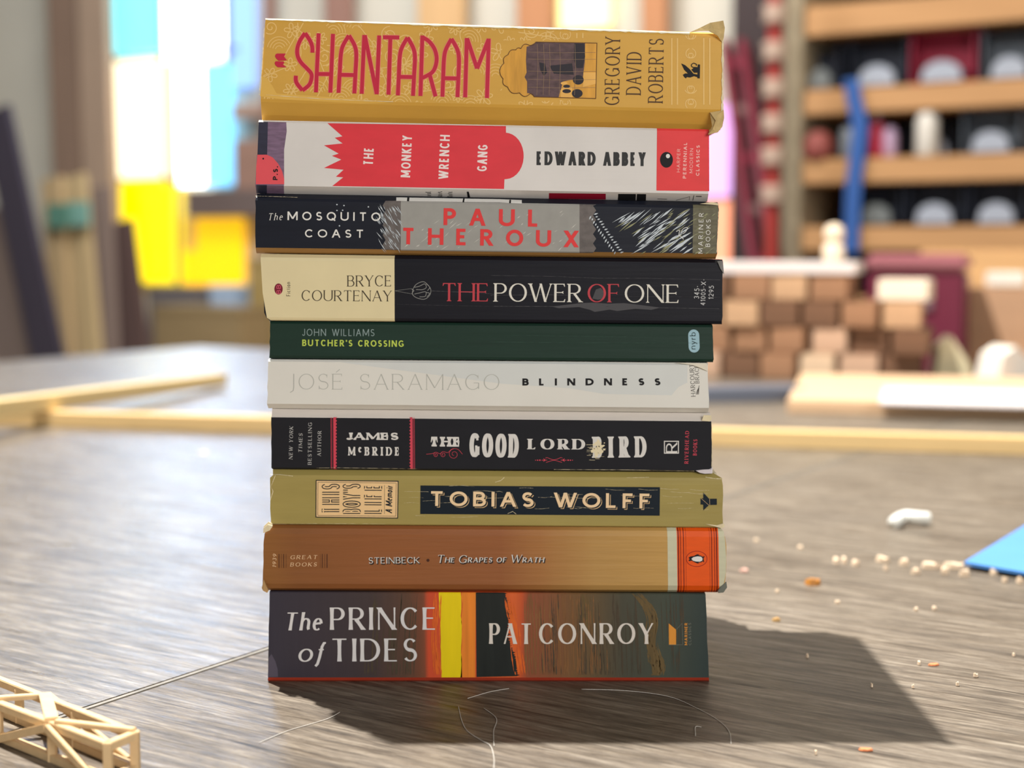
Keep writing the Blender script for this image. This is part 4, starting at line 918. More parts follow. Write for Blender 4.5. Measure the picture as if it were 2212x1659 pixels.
B.art('publisher_emblem_outline', ribbon(zs(j2, [(1642, 408), (1693, 354), (1698, 543), (1577, 543)]), .6) + text('CLASSICS', j2(1774, 546), j2(1772, 350), 22 / 4.096, wt=.12, track=.3), pm('dim_grey_print', (126, 128, 116)), 2)
B.art('laminate_corner', [zs(j1, [(158, 828), (165, 660), (190, 625), (225, 690), (245, 760), (248, 828)])], pm('lilac_grey_laminate', (82, 76, 90)), .8)

# ================================================================ the work table
RZ = radians(-32.6)
E2 = Vector((cos(RZ), sin(RZ), 0)); E1 = Vector((-sin(RZ), cos(RZ), 0))
def room(v, u, z): return E2 * v + E1 * u + Vector((0, 0, z))
def table_mat(name='weathered_plywood', r0=.34, r1=.56, sp=.45):
    m = bpy.data.materials.new(name); m.use_nodes = True
    nt = m.node_tree; N = nt.nodes; L = nt.links; b = N['Principled BSDF']
    tc = N.new('ShaderNodeTexCoord')
    def noise(scale, detail=5, rough=.6, dist=0.0):
        mp = N.new('ShaderNodeMapping'); mp.inputs['Scale'].default_value = scale; L.new(tc.outputs['Object'], mp.inputs[0])
        nz = N.new('ShaderNodeTexNoise'); nz.inputs['Scale'].default_value = 1; nz.inputs['Detail'].default_value = detail; nz.inputs['Roughness'].default_value = rough; nz.inputs['Distortion'].default_value = dist
        L.new(mp.outputs[0], nz.inputs[0]); return nz.outputs[0]
    def ramp(src, stops):
        r = N.new('ShaderNodeValToRGB'); L.new(src, r.inputs[0])
        set_ramp(r, [(p, lin(c) if max(c) > 2 else c) for p, c in stops])
        return r.outputs[0]
    def mix(a, b_, f, mode='MULTIPLY'):
        x = N.new('ShaderNodeMix'); x.data_type = 'RGBA'; x.blend_type = mode
        if isinstance(f, float): x.inputs[0].default_value = f
        else: L.new(f, x.inputs[0])
        L.new(a, x.inputs[6]); L.new(b_, x.inputs[7]); return x.outputs[2]
    fine = noise((26, 300, 150), 7, .75, .25)
    mid = noise((5, 75, 40), 6, .65, .5)
    big = noise((3.2, 5.5, 4), 4, .55)
    base = ramp(fine, [(.27, (36, 30, 25)), (.41, (86, 77, 67)), (.54, (118, 108, 96)), (.72, (160, 151, 138))])
    tint = ramp(big, [(.3, (.78, .74, .68)), (.5, (1, .98, .93)), (.72, (1.12, 1.12, 1.10))])
    streak = ramp(mid, [(.30, (.42, .39, .36)), (.43, (.95, .94, .93)), (.62, (1, 1, 1)), (.74, (1.2, 1.18, 1.16))])
    hair = ramp(noise((150, 1300, 600), 4, .75, .1), [(.34, (.50, .47, .44)), (.46, (.98, .97, .96)), (.60, (1, 1, 1)), (.72, (1.32, 1.32, 1.32))])
    crack = ramp(noise((8, 210, 100), 5, .6, .8), [(.60, (1, 1, 1)), (.645, (.55, .52, .5)), (.69, (.22, .2, .18))])
    knot = ramp(noise((16, 34, 20), 3, .5, .4), [(.68, (1, 1, 1)), (.74, (.5, .46, .42))])
    col = mix(mix(mix(mix(mix(base, tint, 1.0), streak, .85), hair, .8), crack, .9), knot, .7)
    L.new(col, b.inputs['Base Color'])
    r = ramp(noise((20, 160, 80), 5), [(.3, (r0, r0, r0)), (.7, (r1, r1, r1))]); L.new(r, b.inputs['Roughness'])
    b.inputs['Specular IOR Level'].default_value = sp
    bp = N.new('ShaderNodeBump'); bp.inputs['Strength'].default_value = .5; bp.inputs['Distance'].default_value = .0007
    L.new(fine, bp.inputs['Height'])
    bp2 = N.new('ShaderNodeBump'); bp2.inputs['Strength'].default_value = .5; bp2.inputs['Distance'].default_value = .0012
    L.new(mid, bp2.inputs['Height']); L.new(bp.outputs[0], bp2.inputs['Normal']); L.new(bp2.outputs[0], b.inputs['Normal'])
    return m
PLY = table_mat(); PLY2 = table_mat('varnished_plywood', .25, .45, .85)
LUM = mat('sawn_pine', (196, 160, 112), .6, .25, .12, (6, 90, 90), bump=.2, bdist=.0005)
tb = empty('work_table', room(-.4, .1, -.86), 'large weathered grey plywood work table under the stack of books', 'table', rz=RZ)
U0, U1 = -1.55, 1.676
for v0, v1 in ((-1.825, -.9815), (-.9800, -.1385), (-.1357, .7080), (.7095, 1.25)):
    bm = bmesh.new(); bm_box(bm, (0, 0, 0), (v1 - v0, U1 - U0, .018), .0012)
    bm_obj('tabletop_panel', bm, PLY2 if v1 < 0 else PLY, tb, ((v0 + v1) / 2 + .4, (U0 + U1) / 2 - .1, .86 - .009))
SEAM = mat('pale_seam_filler', (134, 128, 118), .6, .3, .3, (60, 60, 60))
bm = bmesh.new(); bm_box(bm, (0, 0, 0), (.0022, U1 - U0, .018)); bm_obj('seam_filler', bm, SEAM, tb, (-.1372 + .4, (U0 + U1) / 2 - .1, .86 - .00895))
FRM = mat('table_frame_wood', (120, 96, 70), .6, .2, .1, (8, 80, 80))
for v in (-1.75, 1.17):
    for u in (U0 + .08, U1 - .08):
        bm = bmesh.new(); bm_box(bm, (0, 0, 0), (.09, .09, .842), .004); bm_obj('leg', bm, FRM, tb, (v + .4, u - .1, .421))
for u in (U0 + .05, U1 - .05):
    bm = bmesh.new(); bm_box(bm, (0, 0, 0), (2.83, .04, .1), .003); bm_obj('apron', bm, FRM, tb, (-.29 + .4, u - .1 , .79))
for v in (-1.79, 1.21):
    bm = bmesh.new(); bm_box(bm, (0, 0, 0), (.04, 3.0, .1), .003); bm_obj('apron', bm, FRM, tb, (v + .4, .063 - .1, .79))

# ---- room shell
WP = room(0, 0, 0)
shelf_pt = Vector((.896, 4.0, 0))
def plane_at(off): return shelf_pt + E1 * (.42 - off)      # off = distance in front of the back wall
def onw(px, py, off): return hit(px, py, plane_at(off), E1)
wc = plane_at(0)
wallm = mat('plaster_wall', (196, 190, 176), .8, .15, .04, (3, 3, 3))
FLZ = -.86
v_c = wc.dot(E2); u_c = wc.dot(E1)
tag(box('wall_back', room(v_c - 1.2, u_c + .06, FLZ + 1.75), (9.0, .1, 3.5), wallm, (0, 0, RZ)), kind='structure')
tag(box('wall_left', room(v_c - 5.75, u_c - 2.4, FLZ + 1.75), (.1, 5.0, 3.5), wallm, (0, 0, RZ)), kind='structure')
tag(box('floor', room(v_c - 1.2, u_c - 3.2, FLZ - .03), (9.1, 6.6, .06), mat('concrete_floor', (120, 112, 102), .6, .3, .1, (4, 4, 4)), (0, 0, RZ)), kind='structure')

# ---- lit windows (coloured glass with daylight behind)
def wrect(name, x0, y0, x1, y1, off, th, m, parent=None, bev=0.0):
    """upright box parallel to the back wall whose face covers the given pixels"""
    a = onw(x0, (y0 + y1) / 2, off); b = onw(x1, (y0 + y1) / 2, off)
    t = onw((x0 + x1) / 2, y0, off).z; bt = onw((x0 + x1) / 2, y1, off).z
    c = (a + b) / 2; c.z = (t + bt) / 2; w = (b - a).length
    c = c + E1 * (th / 2)
    o = box(name, c, (w, th, t - bt), m, (0, 0, RZ), None, bev)
    if parent: attach(o, parent)
    return o
def attach(o, p):
    """parent while keeping the world transform; both share the room rotation"""
    R = Matrix.Rotation(-p.rotation_euler.z, 3, 'Z'); o.location = R @ (o.location - p.location)
    o.rotation_euler = (o.rotation_euler.x, o.rotation_euler.y, o.rotation_euler.z - p.rotation_euler.z); o.parent = p
def glass(name, c, s): return mat(name, c, .2, .5, emit=c, estr=s)
LEAD = mat('window_frame_wood', (128, 112, 100), .5, .3)
c = onw(390, 610, .05)
win = tag(empty('window_1', (c.x, c.y, c.z), kind='structure', rz=RZ))
gW = glass('white_glass', (244, 250, 255), 6.0); gC = glass('cyan_glass', (120, 236, 250), 1.15); gP = glass('pale_yellow_glass', (255, 244, 208), 1.5); gA = glass('pale_cyan_glass', (166, 206, 255), 16.0)
gY = glass('yellow_glass', (255, 226, 0), 1.05); gO = glass('amber_glass', (255, 196, 8), .95); gD = glass('dim_gold_glass', (196, 156, 70), .75); gB = glass('periwinkle_glass', (140, 180, 245), 1.0); gB2 = glass('azure_glass', (120, 205, 255), 1.3)
for (x0, y0, x1, y1, m) in ((246, -130, 346, 114, gC), (352, -130, 478, 128, gW), (250, 120, 374, 384, gP), (380, 134, 440, 400, gW), (440, 134, 503, 400, gB2), (262, 388, 392, 612, gY), (398, 470, 421, 540, gD), (398, 542, 421, 616, gO), (424, 470, 526, 616, gO), (486, -130, 548, 190, gB),
                            (246, -420, 346, -136, gA), (352, -420, 478, -136, gA), (486, -420, 548, -136, gB), (246, -720, 346, -426, gA), (352, -720, 478, -426, gA), (246, -980, 478, -726, gA), (246, -1240, 478, -986, gA)):  # upper rows out of view, heightened and brightened to put sheen on the table
    wrect('pane', x0, y0, x1, y1, .04, .008, m, win)
for (x0, y0, x1, y1) in ((240, 114, 510, 120), (346, -130, 352, 400), (374, 130, 380, 612), (250, 384, 400, 389), (478, -720, 486, 140), (240, -136, 560, -130), (240, -426, 560, -420), (346, -720, 352, -136), (240, -726, 480, -720)):
    wrect('glazing_bar', x0, y0, x1, y1, .055, .014, LEAD, win)
c = onw(1262, 55, .05)
w2 = tag(empty('window_2', (c.x, c.y, c.z), kind='structure', rz=RZ))
gL = glass('straw_glass', (252, 240, 170), 1.05)
for k, (y0, y1) in enumerate(((-330, -150), (-145, 62))): wrect('pane', 1206, y0, 1318, y1, .04, .008, gL, w2)
wrect('glazing_bar', 1204, -150, 1320, -145, .05, .014, LEAD, w2)
c = onw(1548, 560, .05)
w3 = tag(empty('window_3', (c.x, c.y, c.z), kind='structure', rz=RZ))
wrect('pane', 1512, 225, 1582, 425, .04, .008, glass('lavender_glass', (222, 170, 236), .85), w3)
wrect('pane', 1512, 430, 1586, 575, .04, .008, glass('peach_glass', (250, 160, 124), .85), w3)
wrect('glazing_bar', 1512, 425, 1586, 430, .05, .014, LEAD, w3)

# ---- timbers and boards leaning by the wall
def lean(name, p0, p1, w, th, off0, off1, m, label, cat='board', group=None):
    """board from its visible top pixel p0 to pixel p1, continued down to the floor"""
    a = onw(p0[0], p0[1], off0); b = onw(p1[0], p1[1], off1)
    d = (b - a); k = (FLZ + .004 - a.z) / d.z; foot = a + d * k
    if p0[1] <= 0: a = a - d.normalized() * .5
    wd = (onw(p0[0] + w, p0[1], off0) - onw(p0[0], p0[1], off0)).length
    x = (foot - a).normalized(); y = E2.copy(); z = x.cross(y).normalized(); y = z.cross(x)
    R = Matrix((x, y, z)).transposed()
    bm = bmesh.new(); bm_box(bm, (0, 0, 0), ((foot - a).length, wd, th), .003)
    o = bm_obj(name, bm, m, None, (a + foot) / 2, R.to_euler())
    return tag(o, label, cat, group)
def wm(name, c, var=.1): return mat(name, c, .65, .2, var, (3, 30, 30))
BRN = wm('brown_timber', (136, 112, 96)); BRN2 = wm('pinkish_timber', (166, 142, 122)); TAN = wm('tan_board', (164, 140, 104)); TAN2 = wm('straw_board', (172, 150, 112)); DKB = wm('dark_board', (58, 52, 62)); UMB = wm('umber_board', (84, 66, 62)); GRY = wm('grey_brown_board', (120, 104, 96)); COP = wm('copper_board', (176, 124, 88)); PUR = wm('purple_brown_board', (142, 108, 96)); ORT = wm('orange_tan_board', (196, 158, 114))
lean('timber_post', (140, 0), (158, 500), 62, .05, .10, .10, BRN, 'broad brown timber upright left of the coloured glass window', 'timber')
lean('timber_post', (205, 0), (222, 500), 62, .05, .12, .12, BRN2, 'paler pinkish timber upright touching the coloured glass window', 'timber')
lean('plank', (582, -20), (582, 500), 18, .03, .10, .12, PUR, 'narrow red-brown plank behind the left end of the topmost book', 'plank')
lean('plank', (733, -20), (733, 500), 58, .03, .10, .12, PUR, 'purple-brown plank standing behind the red arched lettering', 'plank')
lean('plank', (955, -20), (955, 500), 100, .03, .10, .12, ORT, 'wide orange-tan plank standing behind the top of the stack', 'plank')
lean('plank', (1158, -20), (1158, 500), 78, .03, .10, .12, COP, 'copper brown plank left of the glowing yellow window', 'plank')
lean('plank', (1415, -20), (1415, 500), 54, .03, .10, .12, COP, 'brown plank right of the glowing yellow window', 'plank')
lean('leaning_board', (-10, 240), (105, 770), 62, .03, .98, .98, DKB, 'dark navy board leaning at the far left edge', 'board')
lean('leaning_board', (-40, 470), (40, 780), 90, .03, .92, .92, GRY, 'grey-brown board below the dark leaning board', 'board')
lean('leaning_board', (114, 385), (136, 770), 42, .03, .80, .86, TAN, 'tan board with teal tape, left of the pair', 'board')
lean('leaning_board', (162, 380), (196, 770), 46, .03, .745, .80, TAN2, 'straw-coloured board with teal tape, right of the pair', 'board')
lean('leaning_board', (215, 405), (232, 770), 46, .03, .69, .74, GRY, 'grey-brown board between the straw board and the yellow glass', 'board')
lean('leaning_board', (258, 480), (295, 770), 56, .03, .645, .67, UMB, 'dark umber board below the yellow glass', 'board')
teal = mat('teal_tape', (118, 158, 146), .6, .2)
tag(wrect('tape_band', 100, 440, 148, 492, .865, .01, mat('green_tape', (84, 124, 108), .6, .2)), 'green tape band wrapped on the tan leaning board', 'tape')
tag(wrect('tape_band', 146, 436, 190, 488, .81, .01, teal), 'pale teal tape band wrapped on the straw leaning board', 'tape')

# ---- low bench behind the table with boxes
bz = onw(420, 800, .6).z
bc = onw(420, 800, .40); bn = empty('side_bench', (bc.x, bc.y, FLZ), 'low brown bench behind the table, under the coloured window', 'bench', rz=RZ)
def bpart(name, c, d, m): bm = bmesh.new(); bm_box(bm, (0, 0, 0), d, .004); return bm_obj(name, bm, m, bn, c)
BW = wm('bench_wood', (128, 108, 80))
hb = bz - FLZ
bpart('bench_top', (0, 0, hb - .02), (1.5, .46, .04), BW)
for sx in (-.68, .68):
    for sy in (-.2, .2): bpart('leg', (sx, sy, (hb - .04) / 2), (.06, .06, hb - .04), BW)
def bench_box(name, x0, x1, ytop, off, th, m, label, cat):
    zt = onw((x0 + x1) / 2, ytop, off).z; a = onw(x0, ytop, off); b = onw(x1, ytop, off)
    c = (a + b) / 2 + E1 * th / 2; w = (b - a).length; h = zt - bz
    r = empty(name, (c.x, c.y, bz), label, cat, rz=RZ)
    bm = bmesh.new(); bm_box(bm, (0, 0, 0), (w, th, h), .004); bm_obj('body', bm, m, r, (0, 0, h / 2))
    bm = bmesh.new(); bm_box(bm, (0, 0, 0), (w + .006, th + .006, .025), .003); bm_obj('rim', bm, m, r, (0, 0, h - .0105))
    return r
bench_box('cardboard_box', 330, 518, 664, .60, .18, wm('cardboard_brown', (134, 114, 82)), 'brown cardboard box on the bench below the yellow glass', 'box')
bench_box('storage_crate', 318, 425, 622, .40, .16, wm('slate_crate', (104, 98, 98)), 'dark slate crate on the bench directly under the yellow glass', 'crate')
bench_box('blue_tub', 452, 505, 618, .37, .12, mat('pale_blue_plastic', (160, 178, 200), .4, .4), 'pale blue tub on the bench behind the cardboard box', 'tub')
bench_box('wooden_crate', 536, 700, 560, .40, .2, wm('ochre_crate_wood', (150, 128, 80)), 'ochre wooden crate half hidden behind the left side of the stack', 'crate')
cab = tag(empty('wall_cabinet', onw(520, 465, .16), 'brown wall cabinet right of the coloured window, left of the stack', 'cabinet', rz=RZ))
for nme, r, m in (('body', (402, 408, 640, 466, .14, .12), wm('shadow_brown', (106, 92, 88))), ('door', (505, 300, 640, 408, .10, .08), wm('cabinet_brown', (150, 118, 104))), ('top_panel', (500, 222, 640, 252, .10, .08), wm('cabinet_top_brown', (168, 140, 126)))):  # body in a darker, greyer brown than door and top
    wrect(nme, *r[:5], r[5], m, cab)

# ---- shelf unit with bins, right
SH = wm('shelf_pine', (176, 134, 92)); SHD = wm('shelf_back_dark', (34, 36, 44)); UPR = wm('upright_pine', (150, 136, 112))
sp = onw(1900, 540, .42)
su = empty('shelf_unit', (sp.x, sp.y, FLZ), 'tall pine shelf unit full of dark bins at the right', 'shelf', rz=RZ)
wrect('back_panel', 1720, -160, 2420, 640, .03, .012, SHD, su)
SHY = ((15, 80), (196, 249), (345, 398), (490, 541))
shelves = []
for y0, y1 in SHY + ((-150, -100), (640, 690)):
    o = wrect('shelf_board', 1728, y0 , 1740, y1, .42, .38, SH)
    a = onw(1728, (y0 + y1) / 2, .42); w = 1.0; z = o.location.z; h = o.dimensions.z
    zt = onw(1734, y0, .42).z; zb = onw(1734, y1, .42).z
    bpy.data.objects.remove(o)
    cc = a + E2 * .5 + E1 * .19; cc.z = (zt + zb) / 2
    o = box('shelf_board', cc, (1.0, .38, zt - zb), SH, (0, 0, RZ), None, .003); attach(o, su)
    shelves.append(zt)
for x0, x1 in ((1690, 1730),):
    o = wrect('upright', x0, -300, x1, 560, .44, .40, UPR)
    zt = o.location.z + .6; o2 = o
    bpy.data.objects.remove(o)
    for kx in (x0,):
        a = onw(x0, 300, .44); b = onw(x1, 300, .44); cc = (a + b) / 2 + E1 * .2; cc.z = (FLZ + 1.35) / 2
        o = box('upright', cc, ((b - a).length, .40, 1.35 - FLZ), UPR, (0, 0, RZ), None, .003); attach(o, su)
        cc2 = cc + E2 * 1.06; o = box('upright', cc2, ((b - a).length, .40, 1.35 - FLZ), UPR, (0, 0, RZ), None, .003); attach(o, su)
LIP = mat('frosted_white_plastic', (152, 158, 170), .4, .4)
def bin_(px, wpx, k, hh, m, label, lip=LIP, name='storage_bin', off=.40):
    zt = shelves[k]; y = SHY[k][0]
    a = onw(px - wpx / 2, y, off); b = onw(px + wpx / 2, y, off); w = (b - a).length; c = (a + b) / 2 + E1 * .15
    r = empty(name, (c.x, c.y, zt), label, 'bin', 'bins on the shelf unit', rz=RZ)
    bm = bmesh.new(); t = .006; d = .27
    bm_box(bm, (0, 0, .004), (w, d, .006)); bm_box(bm, (0, d / 2 - t / 2, hh / 2), (w, t, hh)); bm_box(bm, (-w / 2 + t / 2, 0, hh / 2), (t, d, hh)); bm_box(bm, (w / 2 - t / 2, 0, hh / 2), (t, d, hh)); bm_box(bm, (0, -.06, hh * .6), (w - .012, .006, hh * .75))
    bm_obj('bin_body', bm, m, r, (0, 0, .0015))
    if lip:
        bm = bmesh.new(); n = 14; rad = w * .31
        pr = [(rad * cos(pi * i / n), .058 * sin(pi * i / n) ** .7) for i in range(n + 1)]
        f = [bm.verts.new((x, -d / 2 - .012, .008 + z)) for x, z in pr]; g = [bm.verts.new((x, -d / 2 + .004, .008 + z)) for x, z in pr]
        bm.faces.new(f); bm.faces.new(g[::-1])
        for i in range(n + 1): bm.faces.new((f[i], g[i], g[(i + 1) % (n + 1)], f[(i + 1) % (n + 1)]))
        bmesh.ops.recalc_face_normals(bm, faces=bm.faces[:]); bm_obj('scoop_lip', bm, lip, r, (0, 0, 0))
    return r
NAV = mat('navy_black_plastic', (32, 36, 48), .4, .4); MAR = mat('maroon_plastic', (136, 26, 52), .45, .35); SLT = mat('slate_plastic', (78, 84, 92), .45, .35)
DIM = mat('dim_grey_plastic', (104, 108, 108), .5, .3)
bin_(1770, 74, 1, .13, NAV, 'dark bin with a dim grey lip at the left end of the upper shelf', DIM)
bin_(1892, 124, 1, .14, NAV, 'dark navy bin with white scoop lip, left of the maroon bin')
bin_(2032, 140, 1, .17, MAR, 'maroon bin with a white scoop lip on the upper shelf')
bin_(2178, 124, 1, .14, SLT, 'slate grey bin with white lip, right of the maroon bin')
bin_(2010, 110, 2, .11, NAV, 'dark bin with a white lip behind the cream bottle', off=.33)
bin_(2138, 128, 2, .15, SLT, 'slate bin with white lip at the right of the middle shelf')
bin_(1890, 104, 3, .12, NAV, 'dark bin with dim lip at the left of the lowest visible shelf', DIM)
bin_(2016, 124, 3, .14, NAV, 'black bin with white lip in the middle of the lowest visible shelf')
bin_(2150, 124, 3, .14, NAV, 'black bin with white lip at the right of the lowest visible shelf')
bin_(2315, 110, 1, .14, NAV, 'dark bin at the right end of the upper shelf')
def lath_thing(name, px, k, prof, m, label, cat, off=.36, mid=None, capm=None):
    zt = shelves[k]; c = onw(px, SHY[k][0], off)
    r = empty(name, (c.x, c.y, zt), label, cat)
    bm = bmesh.new(); lathe(bm, prof, 20); bm_obj('body', bm, m, r, (0, 0, .001), smooth=True)
    if capm:
        bm = bmesh.new(); rr_, zz_ = prof[-1]; lathe(bm, [(rr_ * 1.1, zz_), (rr_ * 1.1, zz_ + .02), (rr_ * .8, zz_ + .025)], 16); bm_obj('cap', bm, capm, r, (0, 0, .001), smooth=True)
    return r
lath_thing('bottle', 2002, 2, [(.03, 0), (.033, .005), (.033, .10), (.026, .125), (.012, .135)], mat('cream_plastic', (206, 200, 190), .4, .4), 'cream bottle before the white lip on the middle shelf', 'bottle', off=.385, capm=LIP)
lath_thing('round_tin', 1768, 2, [(.036, 0), (.042, .012), (.044, .05), (.03, .075), (.01, .085)], mat('brick_red_paint', (136, 70, 64), .5, .3), 'brick red round pot at the left of the middle shelf', 'pot', off=.4)
lath_thing('small_jar', 1836, 2, [(.026, 0), (.03, .01), (.03, .08), (.022, .095), (.012, .10)], mat('grey_glass_jar', (128, 134, 140), .3, .5), 'grey jar behind the blue strap on the middle shelf', 'jar', off=.36)
lath_thing('small_jar', 1893, 2, [(.02, 0), (.023, .01), (.023, .09), (.016, .105), (.01, .11)], mat('crimson_jar', (170, 40, 66), .4, .4), 'crimson jar right of the blue strap', 'jar', off=.36, capm=LIP)
lath_thing('small_jar', 1922, 2, [(.018, 0), (.022, .01), (.022, .07), (.016, .085), (.01, .09)], mat('lilac_jar', (178, 150, 176), .4, .4), 'small lilac jar beside the crimson jar', 'jar', off=.36)
def strip(name, P, wpx, off, m, label, cat):
    pts = [onw(x, y, off) for x, y in P]; w = wpx / FPX * 4.6; V = []; F = []
    for p in pts:
        for s_, d in ((-1, 0), (1, 0), (1, .003), (-1, .003)): V.append(p + E2 * (s_ * w / 2) + E1 * d)
    for i in range(len(pts) - 1):
        for k in range(4): F.append((4 * i + k, 4 * i + (k + 1) % 4, 4 * i + 4 + (k + 1) % 4, 4 * i + 4 + k))
    F += [(3, 2, 1, 0), tuple(range(4 * len(pts) - 4, 4 * len(pts)))]
    return tag(mesh_obj(name, V, F, m, origin=pts[-1]), label, cat)
strip('hanging_strap', smooth_pts([(1838, 170), (1846, 220), (1856, 270), (1850, 340), (1842, 420), (1838, 545)], 5), 34, .445, mat('blue_webbing', (52, 88, 150), .7, .2), 'blue strap hanging down the front of the shelf unit', 'strap')
# panel painting the gap dark, ladder and spool column left of the shelf unit
tag(wrect('tall_locker', 1572, -200, 1680, 2000, .10, .09, mat('locker_dark', (58, 46, 46), .5, .3)), 'dark tall locker panel between window and shelf unit', 'locker')
lk = bpy.data.objects['tall_locker']
la = onw(1612, 700, .3); ld = empty('step_ladder', (la.x, la.y, FLZ), 'dark maroon ladder leaning beside the shelf unit', 'ladder')
LAD = mat('maroon_ladder_paint', (116, 34, 50), .45, .35); RUNG = mat('ladder_rung_brown', (112, 88, 84), .5, .3)
ra = [onw(1566, 90, .14), onw(1630, 560, .50)]; rb_ = [onw(1606, 90, .14), onw(1672, 560, .50)]
def toz(a, b): k = (FLZ + .01 - a.z) / (b.z - a.z); return a + (b - a) * k
for a, b in (ra, rb_): beam('rail', a, toz(a, b), .022, .045, LAD, ld, up=E1, bev=.003)
for k in range(9):
    t = .06 + k * .13; a = ra[0] + (toz(*ra) - ra[0]) * t * .72; b = rb_[0] + (toz(*rb_) - rb_[0]) * t * .72
    beam('rung', a, b, .03, .02, RUNG if k % 2 else LAD, ld, up=E1, bev=.003)
sc_ = onw(1668, 420, .64)
sr = empty('spool_column', (sc_.x, sc_.y, FLZ), 'column of cream spools on a red rod beside the shelf upright', 'spool rack')
bm = bmesh.new(); lathe(bm, [(.09, 0), (.09, .03), (.02, .04)], 20); bm_obj('base', bm, LAD, sr, (0, 0, .001), smooth=False)
bm = bmesh.new(); lathe(bm, [(.020, .04), (.020, 1.95)], 16); bm_obj('rod', bm, mat('rod_red', (150, 50, 44), .5, .3), sr, (0, 0, 0))
SPL = mat('cream_spool', (172, 148, 132), .6, .2)
for y in (-50, 32, 112, 192, 268, 338, 420):
    z = onw(1668, y, .64).z - FLZ
    bm = bmesh.new(); lathe(bm, [(.022, -.026), (.034, -.026), (.036, -.02), (.030, 0), (.036, .02), (.034, .026), (.022, .026)], 16); bm_obj('spool', bm, SPL, sr, (0, 0, z), smooth=True)

# ================================================================ things on the table
PINE = mat('clear_pine', (226, 194, 138), .6, .25, .08, (5, 120, 120), bump=.15, bdist=.0004)
def on_t(px, py, z=0.0): return on_z(px, py, z)
# long lath lying behind the stack
a = on_t(-260, 912); b = on_t(2420, 990)
h = .017
tag(beam('pine_lath', a + Vector((0, .011, h / 2 + .0003)), b + Vector((0, .011, h / 2 + .0003)), .022, h, PINE, bev=.001), 'long pine lath lying across the table behind the stack', 'lath')
# second lath resting on it
zl_ = h + .0008
p = on_t(30, 890, zl_ + .005); p.z = zl_
q = on_t(478, 838); q.z = .0
d = (q - p); s_ = p - d * .5
up = Vector((0, 0, 1))
tag(beam('pine_lath', Vector((s_.x, s_.y, s_.z + .011)), Vector((q.x, q.y, .0125)), .02, .018, mat('pale_pine', (234, 210, 156), .6, .25, .07, (5, 120, 120)), bev=.001), 'shorter pale lath propped on the long lath at left', 'lath')
# white board, tan board and paper at the right
def slab(name, px, py, dv, du, z, h, m, label, cat, rz=RZ, bev=.0015):
    """box whose nearest left corner stands at the pixel"""
    c = on_t(px, py, z); R = Matrix.Rotation(rz, 3, 'Z')
    ctr = c + R @ Vector((dv / 2, du / 2, 0)); ctr.z = z + h / 2 + .0004
    return tag(box(name, ctr, (dv, du, h), m, (0, 0, rz), None, bev), label, cat)
slab('tan_board', 1700, 893, 1.0, .40, 0, .016, mat('tan_plywood', (212, 178, 142), .6, .2, .06, (8, 60, 60)), 'tan plywood board lying flat at the right of the table', 'board', rz=radians(-13))
slab('white_sheet', 1900, 875, .62, .20, .0165, .003, mat('white_card', (226, 218, 216), .6, .2), 'white card sheet lying on the tan plywood board', 'sheet', rz=radians(-15), bev=.0004)
slab('metal_block', 1480, 872, .165, .05, 0, .018, mat('blue_grey_metal', (98, 104, 118), .4, .5), 'blue-grey flat bar on the table right of the white book', 'bar', rz=radians(12))
# pile of offcut blocks
BL = [wm('offcut_%s' % n, c, .15) for n, c in (('brown', (150, 112, 84)), ('tan', (186, 150, 116)), ('dark', (112, 82, 62)), ('pink', (190, 156, 130)), ('pale', (206, 178, 148)))]
rr = random.Random(21)
base = on_t(1560, 812); R = Matrix.Rotation(radians(-20), 3, 'Z')
bw, bh = .060, .040
ORD = ['first', 'second', 'third', 'fourth', 'fifth', 'sixth', 'seventh', 'eighth']
CNM = ['brown', 'tan', 'dark brown', 'pinkish', 'pale']
for row in range(4):
    n = 6 if row < 3 else 4
    for col in range(n):
        w = bw * rr.uniform(.84, .94); hgt = bh - .0008; ci = rr.choice((0, 0, 1, 2, 2, 3, 4))
        pos = base + R @ Vector((-.028 + col * bw + (row % 2) * .014, .035 + rr.uniform(-.009, .009), 0)); pos.z = row * bh + hgt / 2 + .0004
        tag(box('wood_block', pos, (w, .115 * rr.uniform(.85, 1), hgt), BL[ci], (0, 0, radians(-20 + rr.uniform(-2.5, 2.5))), None, .0015),
            '%s wooden offcut block, %s from the left in the %s course of the pile' % (CNM[ci], ORD[col], ('bottom', 'second', 'third', 'top')[row]), 'wood block', 'offcut blocks in the pile')
topz = 4 * bh + .0004
pos = base + R @ Vector((.085, .03, 0)); pos.z = topz + .009
tag(box('white_plank', pos, (.24, .10, .018), mat('whitewashed_wood', (218, 208, 204), .6, .2, .05, (10, 60, 60)), (0, 0, radians(-20)), None, .0015), 'whitewashed plank lying on top of the block pile', 'plank')
pos = base + R @ Vector((.275, .02, 0)); pos.z = 3 * bh + .0165 + .0006
tag(box('pale_block', pos, (.075, .06, .032), mat('pale_birch', (226, 212, 192), .6, .2, .04), (0, 0, radians(-24)), None, .002), 'pale birch block on the right end of the pile', 'wood block')
pos = base + R @ Vector((.165, .03, 0)); pos.z = topz + .0185
pg = empty('peg_figure', pos, 'cream turned wooden peg standing on the whitewashed plank', 'peg')
bm = bmesh.new(); lathe(bm, [(.015, 0), (.017, .005), (.016, .024), (.010, .030)], 20); bm_obj('body', bm, mat('cream_peg', (226, 206, 180), .55, .25), pg, smooth=True)
bm = bmesh.new(); bmesh.ops.create_uvsphere(bm, u_segments=20, v_segments=12, radius=.016, matrix=Matrix.Translation((0, 0, .042))); bm_obj('knob', bm, bpy.data.materials['cream_peg'], pg, smooth=True)
